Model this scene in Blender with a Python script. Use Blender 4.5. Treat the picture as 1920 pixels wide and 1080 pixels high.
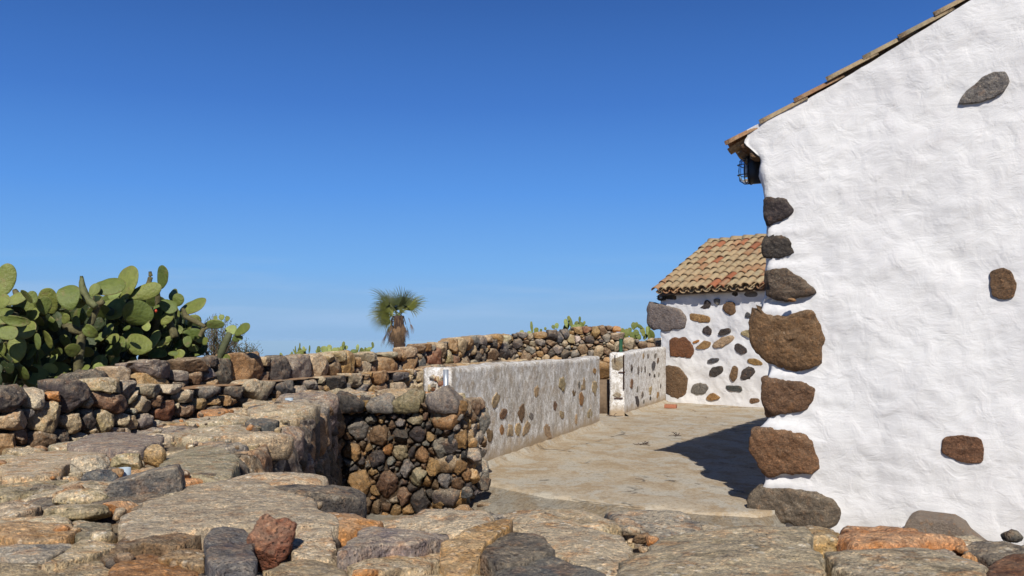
import bpy, bmesh, math, random
import numpy as np
from mathutils import Vector
R = math.radians
scene = bpy.context.scene
COL = scene.collection
for o in list(bpy.data.objects): bpy.data.objects.remove(o)

# ------------------------------------------------------------------ camera, sky, sun, exposure
F, EYE, HY = 1700.0, 1.4, 640.0            # focal length in pixels of the 1920 px photograph, eye height, horizon row
cd = bpy.data.cameras.new('camera'); cam = bpy.data.objects.new('camera', cd); COL.objects.link(cam)
cam.location = (0, 0, EYE); cam.rotation_euler = (R(90), 0, 0)
cd.sensor_width = 36; cd.lens = 36 * F / 1920; cd.shift_y = (HY - 540) / 1920
cd.clip_start = .05; cd.clip_end = 400000
cd.dof.use_dof = True; cd.dof.focus_distance = 13.0; cd.dof.aperture_fstop = 16.0
scene.camera = cam
SUN_EL, SUN_DX = 38.7, 0.0                 # elevation; sideways drift of the light per unit of depth
w = bpy.data.worlds.new('World'); scene.world = w; w.use_nodes = True
nt = w.node_tree; bg = nt.nodes['Background']
sky = nt.nodes.new('ShaderNodeTexSky'); sky.sky_type = 'NISHITA'; sky.sun_disc = False
sky.sun_elevation = R(SUN_EL); sky.sun_rotation = math.pi + math.atan(SUN_DX)
sky.air_density = 1.0; sky.dust_density = .25; sky.ozone_density = 3.0; sky.altitude = 300
hs = nt.nodes.new('ShaderNodeMix'); hs.data_type = 'RGBA'; hs.inputs['Factor'].default_value = .88     # clear polarised trade wind sky over the Nishita model
rp_ = nt.nodes.new('ShaderNodeValToRGB'); nt.links.new(sky.outputs[0], hs.inputs['A'])
tc = nt.nodes.new('ShaderNodeTexCoord'); sp = nt.nodes.new('ShaderNodeSeparateXYZ')   # thin cirrus low over the horizon
nt.links.new(tc.outputs['Generated'], sp.inputs[0])
els = rp_.color_ramp.elements; nt.links.new(sp.outputs['Z'], rp_.inputs['Fac'])
# deepest towards the zenith
for k_, (p_, c_) in enumerate([(0, (.215, .43, .76)), (.03, (.225, .44, .765)), (.08, (.155, .41, .85)), (.16, (.085, .30, .81)), (.25, (.045, .185, .61)), (.36, (.024, .108, .40)), (.55, (.010, .038, .14)), (1, (.005, .018, .07))]):
    e_ = els[k_] if k_ < 2 else els.new(p_)
    e_.position = p_; e_.color = c_ + (1,)
gn = nt.nodes.new('ShaderNodeVectorMath'); gn.operation = 'SCALE'; gn.inputs['Scale'].default_value = 1 / .085; nt.links.new(rp_.outputs[0], gn.inputs[0]); nt.links.new(gn.outputs[0], hs.inputs['B'])
mp = nt.nodes.new('ShaderNodeMapping'); mp.inputs['Scale'].default_value = (2.2, 2.2, 26); mp.inputs['Location'].default_value = (.33, .2, .1)
nt.links.new(tc.outputs['Generated'], mp.inputs[0])
no = nt.nodes.new('ShaderNodeTexNoise'); no.inputs['Scale'].default_value = 1.6; no.inputs['Detail'].default_value = 6; no.inputs['Roughness'].default_value = .55
nt.links.new(mp.outputs[0], no.inputs['Vector'])
cr = nt.nodes.new('ShaderNodeMapRange'); cr.inputs['From Min'].default_value = .47; cr.inputs['From Max'].default_value = .66; cr.inputs['To Max'].default_value = .75
nt.links.new(no.outputs['Fac'], cr.inputs['Value'])
el = nt.nodes.new('ShaderNodeMapRange'); el.inputs['From Min'].default_value = .10; el.inputs['From Max'].default_value = .035
nt.links.new(sp.outputs['Z'], el.inputs['Value'])
mu = nt.nodes.new('ShaderNodeMath'); mu.operation = 'MULTIPLY'
nt.links.new(cr.outputs[0], mu.inputs[0]); nt.links.new(el.outputs[0], mu.inputs[1])
mx = nt.nodes.new('ShaderNodeMix'); mx.data_type = 'RGBA'; mx.inputs['B'].default_value = (3.9, 6.1, 9.3, 1)
nt.links.new(mu.outputs[0], mx.inputs['Factor']); nt.links.new(hs.outputs['Result'], mx.inputs['A'])
nt.links.new(mx.outputs['Result'], bg.inputs['Color'])
bg.inputs['Strength'].default_value = .085
sl = bpy.data.lights.new('sun', 'SUN'); sl.energy = 4.9; sl.angle = R(.5); sl.color = (1, .955, .89)
so = bpy.data.objects.new('sun', sl); COL.objects.link(so)
so.rotation_euler = Vector((SUN_DX, 1, -math.tan(R(SUN_EL)) * math.hypot(1, SUN_DX))).to_track_quat('-Z', 'Y').to_euler()
scene.view_settings.view_transform = 'Standard'; scene.view_settings.look = 'None'
scene.view_settings.exposure = 0.0; scene.view_settings.gamma = 1.0

# ------------------------------------------------------------------ reading points of the place from the photograph
def P(px, py, z=0.0):                        # point of the horizontal plane z
    d = (EYE - z) * F / (py - HY)
    return np.array([(px - 960) / F * d, d, z])
def PD(px, py, d):                           # point at depth d
    return np.array([(px - 960) / F * d, d, EYE - (py - HY) / F * d])
def PW(px, py, A, B):                        # point of the vertical plane over ground line A-B -> (distance along, z)
    k = (px - 960) / F; ax, ay = A; dx, dy = B[0] - ax, B[1] - ay
    t = (k * ay - ax) / (dx - k * dy); d = ay + t * dy
    return t * math.hypot(dx, dy), EYE - (py - HY) / F * d

# ------------------------------------------------------------------ noise and mesh helpers
def _h(i, j, k, s):
    n = (i * 73856093) ^ (j * 19349663) ^ (k * 83492791) ^ (s * 2654435761 & 0x7fffffff)
    n = (n ^ (n >> 13)) * 1274126177 & 0x7fffffff
    n = (n ^ (n >> 16)) * 668265263 & 0x7fffffff
    return (n & 0xffffff) / float(0xffffff) * 2 - 1
def vnoise(p, s=0):
    f = np.floor(p).astype(np.int64); t = p - f; t = t * t * (3 - 2 * t)
    i, j, k = f[:, 0], f[:, 1], f[:, 2]; x, y, z = t[:, 0], t[:, 1], t[:, 2]
    L = lambda a, b, q: a + (b - a) * q
    c = lambda a, b, d: _h(i + a, j + b, k + d, s)
    return L(L(L(c(0,0,0), c(1,0,0), x), L(c(0,1,0), c(1,1,0), x), y), L(L(c(0,0,1), c(1,0,1), x), L(c(0,1,1), c(1,1,1), x), y), z)
def fbm(p, octv=3, s=0, gain=.5):
    a, r, q = 1.0, 0, p.copy()
    for o in range(octv):
        r = r + a * vnoise(q + 17.3 * o, s + o); q = q * 2.03; a *= gain
    return r
def new_mesh(name, V, F_, tint=None, smooth=True, mats=(), fmat=None):
    V = np.asarray(V, dtype=np.float32); me = bpy.data.meshes.new(name)
    if isinstance(F_, np.ndarray):
        n, k = F_.shape
        me.vertices.add(len(V)); me.vertices.foreach_set('co', V.ravel())
        me.loops.add(n * k); me.loops.foreach_set('vertex_index', F_.astype(np.int32).ravel())
        me.polygons.add(n); me.polygons.foreach_set('loop_start', np.arange(0, n * k, k, dtype=np.int32))
        me.update(calc_edges=True)
    else:
        me.from_pydata([tuple(map(float, v)) for v in V], [], F_)
    if smooth: me.polygons.foreach_set('use_smooth', np.ones(len(me.polygons), dtype=bool))
    if tint is not None:
        a = me.attributes.new('tint', 'FLOAT_COLOR', 'POINT'); t = np.asarray(tint, dtype=np.float32)
        if t.ndim == 1: t = np.tile(t, (len(V), 1))
        a.data.foreach_set('color', t.ravel())
    for m in mats: me.materials.append(m)
    if fmat is not None: me.polygons.foreach_set('material_index', np.asarray(fmat, dtype=np.int32))
    me.update(); return me
def put(name, V, F_, mat, parent=None, tint=None, smooth=True, fmat=None, origin=None):
    V = np.asarray(V, dtype=float)
    if origin is None: origin = np.array([V[:, 0].mean(), V[:, 1].mean(), V[:, 2].min()])
    origin = np.asarray(origin, dtype=float)
    me = new_mesh(name, V - origin, F_, tint, smooth, mat if isinstance(mat, (list, tuple)) else [mat], fmat)
    o = bpy.data.objects.new(name, me); COL.objects.link(o)
    if parent is not None:
        wp = np.array(parent.get('_w', (0, 0, 0)) if False else WORLD[parent.name]); o.parent = parent; o.location = origin - wp
    else: o.location = origin
    WORLD[o.name] = tuple(origin); return o
WORLD = {}
def tag(o, label=None, cat=None, group=None, kind=None):
    if label: o['label'] = label
    if cat: o['category'] = cat
    if group: o['group'] = group
    if kind: o['kind'] = kind
    return o
def thing(name, loc, label, cat, group=None):
    o = bpy.data.objects.new(name, None); o.empty_display_size = .2; COL.objects.link(o)
    o.location = loc; WORLD[o.name] = tuple(loc); return tag(o, label, cat, group)
def join(parts):                              # parts: (V, F, tint)
    Vs, Fs, Ts, n = [], [], [], 0
    for V, F_, t in parts:
        Vs.append(V); Fs.append(F_ + n); n += len(V)
        t = np.asarray(t, float); Ts.append(np.tile(t, (len(V), 1)) if t.ndim == 1 else t)
    return np.vstack(Vs), np.vstack(Fs), np.vstack(Ts)
def qt(F_):                                   # quads -> triangles
    return np.vstack([F_[:, [0, 1, 2]], F_[:, [0, 2, 3]]])
_ico = {}
def ico(n):
    if n not in _ico:
        bm = bmesh.new(); bmesh.ops.create_icosphere(bm, subdivisions=n, radius=1)
        _ico[n] = (np.array([v.co[:] for v in bm.verts]), np.array([[v.index for v in f.verts] for f in bm.faces])); bm.free()
    return _ico[n]
def box(c, s, ex=(1, 0, 0), ey=(0, 1, 0), ez=(0, 0, 1)):
    c, ex, ey, ez = map(lambda q: np.array(q, float), (c, ex, ey, ez)); s = np.array(s) / 2
    V = np.array([c + ex * s[0] * a + ey * s[1] * b + ez * s[2] * d for a in (-1, 1) for b in (-1, 1) for d in (-1, 1)])
    Q = np.array([[0, 1, 3, 2], [4, 6, 7, 5], [0, 4, 5, 1], [2, 3, 7, 6], [0, 2, 6, 4], [1, 5, 7, 3]])
    return V, qt(Q)
def tube(pts, rad, n=10, cap=True):
    pts = np.array(pts, float); rad = np.broadcast_to(rad, (len(pts),)); V = []; 
    for i, p in enumerate(pts):
        t = pts[min(i + 1, len(pts) - 1)] - pts[max(i - 1, 0)]; t = t / (np.linalg.norm(t) + 1e-9)
        a = np.cross(t, [0, 0, 1.0]); a = a / np.linalg.norm(a) if np.linalg.norm(a) > .1 else np.array([1.0, 0, 0])
        b = np.cross(t, a)
        for k in range(n):
            q = 2 * math.pi * k / n; V.append(p + rad[i] * (a * math.cos(q) + b * math.sin(q)))
    Fq = [[i * n + k, i * n + (k + 1) % n, (i + 1) * n + (k + 1) % n, (i + 1) * n + k] for i in range(len(pts) - 1) for k in range(n)]
    T = qt(np.array(Fq)).tolist()
    if cap:
        for base, c in ((0, pts[0]), ((len(pts) - 1) * n, pts[-1])):
            V.append(c); m = len(V) - 1
            T += [[base + k, base + (k + 1) % n, m] for k in range(n)]
    return np.array(V), np.array(T)

# ------------------------------------------------------------------ materials
def nodes(name):
    m = bpy.data.materials.new(name); m.use_nodes = True; t = m.node_tree
    return m, t, t.nodes['Principled BSDF']
class NG:
    def __init__(s, t): s.t = t
    def n(s, typ, **k):
        x = s.t.nodes.new(typ)
        for a, b in k.items(): setattr(x, a, b)
        return x
    def l(s, a, b): s.t.links.new(a, b)
    def noise(s, vec, scale, detail=4, rough=.55, dist=0):
        x = s.n('ShaderNodeTexNoise'); x.inputs['Scale'].default_value = scale; x.inputs['Detail'].default_value = detail
        x.inputs['Roughness'].default_value = rough; x.inputs['Distortion'].default_value = dist
        if vec is not None: s.l(vec, x.inputs['Vector'])
        return x.outputs['Fac']
    def voro(s, vec, scale, feature='F1', rnd=1):
        x = s.n('ShaderNodeTexVoronoi', feature=feature); x.inputs['Scale'].default_value = scale; x.inputs['Randomness'].default_value = rnd
        if vec is not None: s.l(vec, x.inputs['Vector'])
        return x
    def ramp(s, v, a, b, lo=0, hi=1):
        x = s.n('ShaderNodeMapRange'); x.clamp = True
        for k, q in zip(('From Min', 'From Max', 'To Min', 'To Max'), (a, b, lo, hi)): x.inputs[k].default_value = q
        s.l(v, x.inputs['Value']); return x.outputs[0]
    def mix(s, f, a, b, blend='MIX'):
        x = s.n('ShaderNodeMix', data_type='RGBA', blend_type=blend)
        for k, q in (('Factor', f), ('A', a), ('B', b)):
            if isinstance(q, (int, float)): x.inputs[k].default_value = q
            elif isinstance(q, (tuple, list)): x.inputs[k].default_value = tuple(q) + ((1,) if len(q) == 3 else ())
            else: s.l(q, x.inputs[k])
        return x.outputs['Result']
    def math(s, op, a, b=0.0, clamp=False):
        x = s.n('ShaderNodeMath', operation=op); x.use_clamp = clamp
        for i, q in enumerate((a, b)):
            if isinstance(q, (int, float)): x.inputs[i].default_value = q
            else: s.l(q, x.inputs[i])
        return x.outputs[0]
    def mapping(s, vec, scale=(1, 1, 1), loc=(0, 0, 0), rot=(0, 0, 0)):
        x = s.n('ShaderNodeMapping'); x.inputs['Scale'].default_value = scale; x.inputs['Location'].default_value = loc; x.inputs['Rotation'].default_value = rot
        s.l(vec, x.inputs[0]); return x.outputs[0]
    def bump(s, h, dist, strength=1.0, normal=None):
        x = s.n('ShaderNodeBump'); x.inputs['Distance'].default_value = dist; x.inputs['Strength'].default_value = strength
        s.l(h, x.inputs['Height'])
        if normal is not None: s.l(normal, x.inputs['Normal'])
        return x.outputs[0]

def stone_material(name, bumpy=.012, fine=1.0, lichen=1.0):
    m, t, b = nodes(name); g = NG(t)
    pos = g.n('ShaderNodeNewGeometry'); at = g.n('ShaderNodeAttribute', attribute_name='tint'); P_ = pos.outputs['Position']
    sep = g.n('ShaderNodeSeparateXYZ'); g.l(pos.outputs['Normal'], sep.inputs[0])
    base = at.outputs['Color']
    n1 = g.noise(P_, 9, 5, .6); n2 = g.noise(P_, 34 * fine, 5, .65); n3 = g.noise(g.mapping(P_, loc=(7, 3, 1)), 15, 6, .62); n4 = g.noise(P_, 150 * fine, 3, .6)
    c = g.mix(g.ramp(n1, .35, .68), base, g.mix(1.0, base, (.56, .54, .55), 'MULTIPLY'))
    c = g.mix(g.ramp(n2, .50, .72, 0, .75), c, g.mix(1.0, base, (1.55, 1.40, 1.22), 'MULTIPLY'))
    # rust stains of the weathering rind
    c = g.mix(g.ramp(g.noise(g.mapping(P_, loc=(1, 9, 4)), 11, 5, .6), .56, .70, 0, .55), c, g.mix(.45, base, (.34, .15, .045)))
    # lichen crusts, mostly on what faces up
    up = g.ramp(sep.outputs['Z'], -.1, .85, .15, 1.25)
    am = g.math('MULTIPLY', g.math('MULTIPLY', up, at.outputs['Alpha']), lichen)
    l1 = g.math('MULTIPLY', g.ramp(g.math('ADD', g.math('MULTIPLY', n3, .7), g.math('MULTIPLY', n2, .3)), .38, .52), am, True)
    c = g.mix(g.math('MULTIPLY', l1, .70), c, (.60, .50, .35))
    l2 = g.math('MULTIPLY', g.ramp(g.noise(g.mapping(P_, loc=(3, 5, 8)), 14, 6, .68), .53, .60), am, True)
    c = g.mix(g.math('MULTIPLY', l2, .5), c, (.46, .22, .075))
    v = g.voro(g.mapping(P_, loc=(.3, .1, .7)), 34); l3 = g.math('MULTIPLY', g.math('MULTIPLY', g.ramp(g.math('ADD', v.outputs['Distance'], g.math('MULTIPLY', n2, .35)), .50, .36), g.ramp(g.noise(g.mapping(P_, loc=(5, 1, 8)), 7, 4, .6), .45, .56)), am, True)
    c = g.mix(g.math('MULTIPLY', l3, .9), c, (.68, .62, .50))
    # vesicles and dirt
    pit = g.ramp(g.voro(P_, 90 * fine).outputs['Distance'], .10, .32)
    pm = g.ramp(g.noise(P_, 6, 2, .5), .42, .6)
    pitm = g.math('SUBTRACT', 1.0, g.math('MULTIPLY', g.math('SUBTRACT', 1.0, pit), pm))
    c = g.mix(g.math('MULTIPLY', g.math('SUBTRACT', 1.0, pitm), .75), c, (.03, .025, .022))
    c = g.mix(g.ramp(n4, .53, .68, 0, .8), c, g.mix(1.0, c, (.42, .38, .37), 'MULTIPLY')); n6 = g.noise(g.mapping(P_, loc=(2, 7, 5)), 95 * fine, 4, .7); c = g.mix(g.ramp(n6, .52, .62, 0, .85), c, g.mix(1.0, c, (1.9, 1.75, 1.55), 'MULTIPLY')); c = g.mix(g.ramp(g.noise(g.mapping(P_, loc=(8, 2, 5)), 23, 6, .72), .56, .66, 0, .7), c, g.mix(1.0, c, (.45, .40, .38), 'MULTIPLY'))
    g.l(c, b.inputs['Base Color']); b.inputs['Roughness'].default_value = .88; b.inputs['Specular IOR Level'].default_value = .25
    cr_ = g.voro(g.mapping(P_, (1, 1, 1.3), (2, 1, 5)), 17, 'F1'); ch = g.voro(P_, 38, 'F1'); h = g.math('ADD', g.math('MULTIPLY', n2, .8), g.math('MULTIPLY', n4, .45)); h = g.math('ADD', h, g.math('MULTIPLY', n1, 1.0)); h = g.math('ADD', h, g.math('MULTIPLY', pitm, .22)); h = g.math('SUBTRACT', h, g.math('MULTIPLY', cr_.outputs['Distance'], .55)); h = g.math('SUBTRACT', h, g.math('MULTIPLY', ch.outputs['Distance'], .22))
    g.l(g.bump(h, bumpy * 1.4, 1.0), b.inputs['Normal']); return m
M_STONE = stone_material('weathered lava stone')
M_QUOIN = stone_material('cleaned lava stone', .022, 1.25, .45)

def earth_material(name, a, bcol, scale=6, bumpd=.02, fine=60):
    m, t, b = nodes(name); g = NG(t); P_ = g.n('ShaderNodeNewGeometry').outputs['Position']
    n = g.noise(P_, scale, 6, .65); f = g.noise(P_, fine, 5, .7)
    c = g.mix(g.ramp(n, .35, .65), a, bcol); c = g.mix(g.ramp(f, .5, .72, 0, .7), c, tuple(x * .35 for x in a))
    c = g.mix(g.ramp(g.noise(g.mapping(P_, loc=(4, 4, 1)), scale * 2.2, 5, .6), .56, .66, 0, .6), c, (.40, .22, .10))
    c = g.mix(g.ramp(g.voro(P_, fine * .6).outputs['Distance'], .28, .16, 0, .55), c, (.45, .40, .32))
    g.l(c, b.inputs['Base Color']); b.inputs['Roughness'].default_value = .95; b.inputs['Specular IOR Level'].default_value = .15
    g.l(g.bump(g.math('ADD', g.math('MULTIPLY', n, 1.5), f), bumpd), b.inputs['Normal']); return m
M_MORTAR = earth_material('old earth mortar', (.27, .205, .13), (.36, .285, .19))
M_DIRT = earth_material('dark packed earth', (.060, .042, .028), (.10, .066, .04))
M_GROUND = earth_material('dry volcanic soil', (.16, .11, .07), (.24, .17, .11), 1.2, .05, 20)

def plaster_material():
    m, t, b = nodes('lime washed plaster'); g = NG(t); P_ = g.n('ShaderNodeNewGeometry').outputs['Position']
    n1 = g.noise(P_, 2.2, 5, .55, .4); n2 = g.noise(P_, 6.5, 6, .52, .8); n3 = g.noise(P_, 75, 5, .7); n4 = g.noise(P_, 260, 3, .6)
    c = g.mix(g.ramp(n1, .35, .7), (.70, .69, .675), (.62, .61, .605)); c = g.mix(g.ramp(n2, .55, .75, 0, .5), c, (.66, .635, .63))
    c = g.mix(g.ramp(g.voro(P_, 9).outputs['Distance'], .045, .02, 0, .6), c, (.40, .36, .33))
    g.l(c, b.inputs['Base Color']); b.inputs['Roughness'].default_value = .92; b.inputs['Specular IOR Level'].default_value = .2
    # trowel strokes running in slanted sweeps
    tr = g.noise(g.mapping(P_, (3.2, 3.2, 15), (0, 0, 0), (R(25), R(32), 0)), 1.0, 5, .6, 1.2)
    h = g.math('ADD', g.math('MULTIPLY', n2, 1.5), g.math('MULTIPLY', n3, .17)); h = g.math('ADD', h, g.math('MULTIPLY', tr, .38)); h = g.math('ADD', h, g.math('MULTIPLY', n4, .06))
    g.l(g.bump(h, .0115), b.inputs['Normal']); return m
M_PLASTER = plaster_material()

def oldwash_material(name, fade):
    m, t, b = nodes(name); g = NG(t); P_ = g.n('ShaderNodeNewGeometry').outputs['Position']
    st = g.noise(g.mapping(P_, (4.2, 4.2, 2.6)), 1.0, 8, .76, .8); n2 = g.noise(P_, 13, 8, .76, .5); n3 = g.noise(P_, 90, 4, .7); n5 = g.noise(P_, 5, 5, .65)
    c = g.mix(g.ramp(n2, .46, .55), (.86, .84, .80), (.55, .50, .43))
    c = g.mix(g.ramp(st, .47 + fade, .56 + fade, 0, .9), c, (.42, .37, .30)); c = g.mix(g.ramp(n5, .50 + fade, .62 + fade, 0, .7), c, (.44, .35, .25))
    c = g.mix(g.ramp(n3, .52, .66, 0, .7), c, (.20, .175, .15)); c = g.mix(g.ramp(g.noise(g.mapping(P_, loc=(3, 3, 3)), 36, 6, .75), .53, .60, 0, .8), c, (.82, .80, .77))
    sep = g.n('ShaderNodeSeparateXYZ'); g.l(P_, sep.inputs[0])
    foot = g.ramp(g.math('ADD', sep.outputs['Z'], g.math('MULTIPLY', n5, -.24)), .10, -.06); c = g.mix(foot, c, (.42, .32, .21))
    g.l(c, b.inputs['Base Color']); b.inputs['Roughness'].default_value = .95; b.inputs['Specular IOR Level'].default_value = .15
    h = g.math('ADD', g.math('MULTIPLY', n2, 1.0), g.math('MULTIPLY', n3, .45)); h = g.math('ADD', h, g.math('MULTIPLY', st, .3))
    g.l(g.bump(h, .016), b.inputs['Normal']); return m
M_WASH = oldwash_material('peeling whitewash', 0.0); M_WASH2 = oldwash_material('aged whitewash', .09)

def concrete_material(name='worn terrace concrete', rough=False):
    m, t, b = nodes(name); g = NG(t); P_ = g.n('ShaderNodeNewGeometry').outputs['Position']
    rot = g.mapping(P_, (1.4, 1.0, 1), (0, 0, 0), (0, 0, R(-14)))
    n1 = g.noise(rot, 1.3, 9, .74, .8); n2 = g.noise(g.mapping(P_, (1, .7, 1), (5, 2, 0)), 2.7, 7, .7, .4); n3 = g.noise(P_, 42, 5, .72); n4 = g.noise(P_, 8, 6, .7)
    c = g.mix(g.ramp(n1, .44, .56), (.50, .42, .305), (.40, .30, .185)); c = g.mix(g.ramp(n2, .49, .57, 0, .85), c, (.50, .46, .375))
    c = g.mix(g.ramp(g.noise(g.mapping(P_, loc=(9, 1, 2)), 1.1, 6, .7, .5), .55, .72, 0, .6), c, (.36, .255, .12))
    c = g.mix(g.ramp(n4, .55, .72, 0, .65), c, (.24, .185, .13)); fs = g.noise(g.mapping(P_, (26, 14, 20)), 1.0, 6, .75, .5); c = g.mix(g.ramp(fs, .54, .64, 0, .7), c, (.47, .43, .35)); c = g.mix(g.ramp(fs, .46, .36, 0, .7), c, (.30, .23, .155)); c = g.mix(g.ramp(n3, .53, .68, 0, .7), c, (.17, .14, .11))
    ck = g.voro(g.mapping(P_, (.55, .36, 1), (.3, .1, 0), (0, 0, .3)), 1.0, 'DISTANCE_TO_EDGE'); 
    w_ = g.mapping(P_, (1, 1, 1)); dn = g.n('ShaderNodeVectorMath', operation='ADD'); nn = g.n('ShaderNodeTexNoise'); nn.inputs['Scale'].default_value = 4; nn.inputs['Detail'].default_value = 5
    g.l(P_, nn.inputs['Vector']); sc = g.n('ShaderNodeVectorMath', operation='SCALE'); sc.inputs['Scale'].default_value = .35; g.l(nn.outputs['Color'], sc.inputs[0])
    g.l(P_, dn.inputs[0]); g.l(sc.outputs[0], dn.inputs[1]); g.l(g.mapping(dn.outputs[0], (.42, .30, 1), (.3, .1, 0), (0, 0, .3)), ck.inputs['Vector'])
    crack = g.math('MULTIPLY', g.ramp(ck.outputs['Distance'], .012, .003), g.ramp(n2, .40, .52)); crack = g.math('MULTIPLY', crack, g.ramp(n1, .50, .58)); c = g.mix(g.math('MULTIPLY', crack, .7), c, (.06, .05, .04))
    g.l(c, b.inputs['Base Color']); b.inputs['Roughness'].default_value = .93; b.inputs['Specular IOR Level'].default_value = .2
    h = g.math('ADD', g.math('MULTIPLY', n3, .5), g.math('MULTIPLY', n4, .8)); h = g.math('SUBTRACT', h, g.math('MULTIPLY', crack, .8))
    if rough: h = g.math('ADD', h, g.math('MULTIPLY', g.noise(P_, 24, 5, .75), 2.2))
    g.l(g.bump(h, .03 if rough else .014), b.inputs['Normal']); return m
M_BLOCK = earth_material('pitted cement render', (.33, .265, .205), (.27, .215, .17), 9, .03, 85); M_CONC = concrete_material(); M_RUBCONC = concrete_material('rough concrete', True)

def tile_material():
    m, t, b = nodes('old clay roof tile'); g = NG(t); P_ = g.n('ShaderNodeNewGeometry').outputs['Position']
    at = g.n('ShaderNodeAttribute', attribute_name='tint'); n1 = g.noise(P_, 12, 5, .65); n2 = g.noise(P_, 50, 5, .7); n3 = g.noise(g.mapping(P_, loc=(3, 1, 6)), 5, 5, .6)
    c = g.mix(g.ramp(n2, .45, .7, 0, .8), at.outputs['Color'], g.mix(1.0, at.outputs['Color'], (.5, .45, .42), 'MULTIPLY'))
    nrm = g.n('ShaderNodeSeparateXYZ'); g.l(g.n('ShaderNodeNewGeometry').outputs['Normal'], nrm.inputs[0])
    li = g.math('MULTIPLY', g.math('MULTIPLY', g.ramp(n1, .36, .56), at.outputs['Alpha']), g.ramp(nrm.outputs['Z'], 0, .6))
    c = g.mix(li, c, (.40, .32, .185)); c = g.mix(g.math('MULTIPLY', g.ramp(n3, .57, .66, 0, .8), at.outputs['Alpha']), c, (.24, .21, .14))
    g.l(c, b.inputs['Base Color']); b.inputs['Roughness'].default_value = .9
    g.l(g.bump(g.math('ADD', n2, n1), .012), b.inputs['Normal']); return m
M_TILE = tile_material()

def plain(name, col, rough=.6, metal=0, bump_s=0, var=.3, scale=30):
    m, t, b = nodes(name); g = NG(t); P_ = g.n('ShaderNodeNewGeometry').outputs['Position']
    n = g.noise(P_, scale, 5, .65); g.l(g.mix(g.ramp(n, .35, .7), col, tuple(x * (1 - var) for x in col)), b.inputs['Base Color'])
    b.inputs['Roughness'].default_value = rough; b.inputs['Metallic'].default_value = metal
    if bump_s: g.l(g.bump(n, bump_s), b.inputs['Normal'])
    return m
M_ZINC = plain('galvanised steel', (.52, .56, .60), .42, .55, .0015)
M_PVC = plain('pale plastic pipe', (.42, .50, .56), .5, 0, .001, .2)
M_BLACK = plain('black enamel', (.018, .018, .02), .45, 0, 0)
M_GREEN = plain('green painted steel', (.015, .085, .04), .5, 0, .001)
M_RUST = plain('rusty iron', (.10, .045, .03), .85, .2, .003, .5, 60)
M_BRICK = plain('orange clay brick', (.40, .155, .085), .9, 0, .004, .3, 60)
M_WOOD = plain('weathered wood', (.20, .14, .09), .9, 0, .01, .5, 20)

def cactus_material(name, g1, g2, brown=.5):
    m, t, b = nodes(name); g = NG(t); tcn = g.n('ShaderNodeTexCoord').outputs['Object']; oi = g.n('ShaderNodeObjectInfo')
    P_ = g.n('ShaderNodeNewGeometry').outputs['Position']
    r = oi.outputs['Random']; c = g.mix(r, g1, g2)
    c = g.mix(g.ramp(g.noise(P_, 14, 5, .6), .40, .7, 0, .7), c, g.mix(1.0, c, (.62, .66, .7), 'MULTIPLY'))
    c = g.mix(g.math('MULTIPLY', g.ramp(g.noise(P_, 10, 6, .7), .56, .68), brown), c, (.23, .15, .075))
    v = g.voro(g.mapping(tcn, (1, .3, 1)), 24, rnd=.35); dot = g.ramp(v.outputs['Distance'], .16, .08)
    c = g.mix(g.math('MULTIPLY', dot, .85), c, (.26, .21, .10))
    at = g.n('ShaderNodeAttribute', attribute_name='tint'); c = g.mix(at.outputs['Alpha'], c, at.outputs['Color'])
    g.l(c, b.inputs['Base Color']); b.inputs['Roughness'].default_value = .55; b.inputs['Specular IOR Level'].default_value = .35
    g.l(g.bump(g.math('ADD', g.noise(P_, 30, 4, .6), g.math('MULTIPLY', dot, .35)), .012), b.inputs['Normal']); return m
M_PAD = cactus_material('prickly pear green', (.105, .142, .030), (.205, .225, .050))
M_PADD = cactus_material('shade darkened prickly pear', (.035, .052, .017), (.06, .078, .026))  # inner pads: green darkened to paint in the shade inside the clump
M_PADY = cactus_material('yellowing prickly pear', (.30, .34, .10), (.24, .30, .085), .7)
M_STEM = plain('corky cactus stem', (.16, .14, .060), .9, 0, .012, .6, 25)
M_FRUIT = plain('red fruit', (.55, .06, .02), .5)
def leafy(name, a, b_, rough=.5):
    m, t, b = nodes(name); g = NG(t); r = g.n('ShaderNodeObjectInfo').outputs['Random']; P_ = g.n('ShaderNodeNewGeometry').outputs['Position']
    c = g.mix(r, a, b_); c = g.mix(g.ramp(g.noise(P_, 22, 3, .7), .45, .6, 0, .8), c, g.mix(1.0, c, (2.1, 1.9, 1.3), 'MULTIPLY')); g.l(c, b.inputs['Base Color']); b.inputs['Roughness'].default_value = rough; return m
M_PALM = leafy('palm leaf green', (.026, .036, .010), (.110, .120, .022))
M_PALMY = plain('yellowing palm leaf', (.24, .25, .06), .55, 0, 0, .4, 4)
M_PALMD = leafy('dead palm leaf', (.030, .019, .012), (.15, .095, .057), .9)
M_TRUNK = plain('palm trunk fibre', (.085, .05, .035), .95, 0, .03, .6, 12)
M_SHRUB = plain('dry shrub leaf', (.10, .115, .055), .8, 0, 0, .6, 12)
M_TWIG = plain('dry twig', (.16, .11, .07), .9)
def glass():
    m, t, b = nodes('lamp glass'); b.inputs['Base Color'].default_value = (.85, .9, .95, 1); b.inputs['Roughness'].default_value = .08
    b.inputs['Transmission Weight'].default_value = 1; b.inputs['IOR'].default_value = 1.1; return m
M_GLASS = glass()
def sea():
    m, t, b = nodes('ocean'); g = NG(t); P_ = g.n('ShaderNodeNewGeometry').outputs['Position']
    b.inputs['Base Color'].default_value = (.03, .09, .20, 1); b.inputs['Roughness'].default_value = .35; b.inputs['IOR'].default_value = 1.33
    g.l(g.bump(g.noise(P_, .02, 5, .6), 3.0, .5), b.inputs['Normal']); return m
M_SEA = sea()

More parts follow.
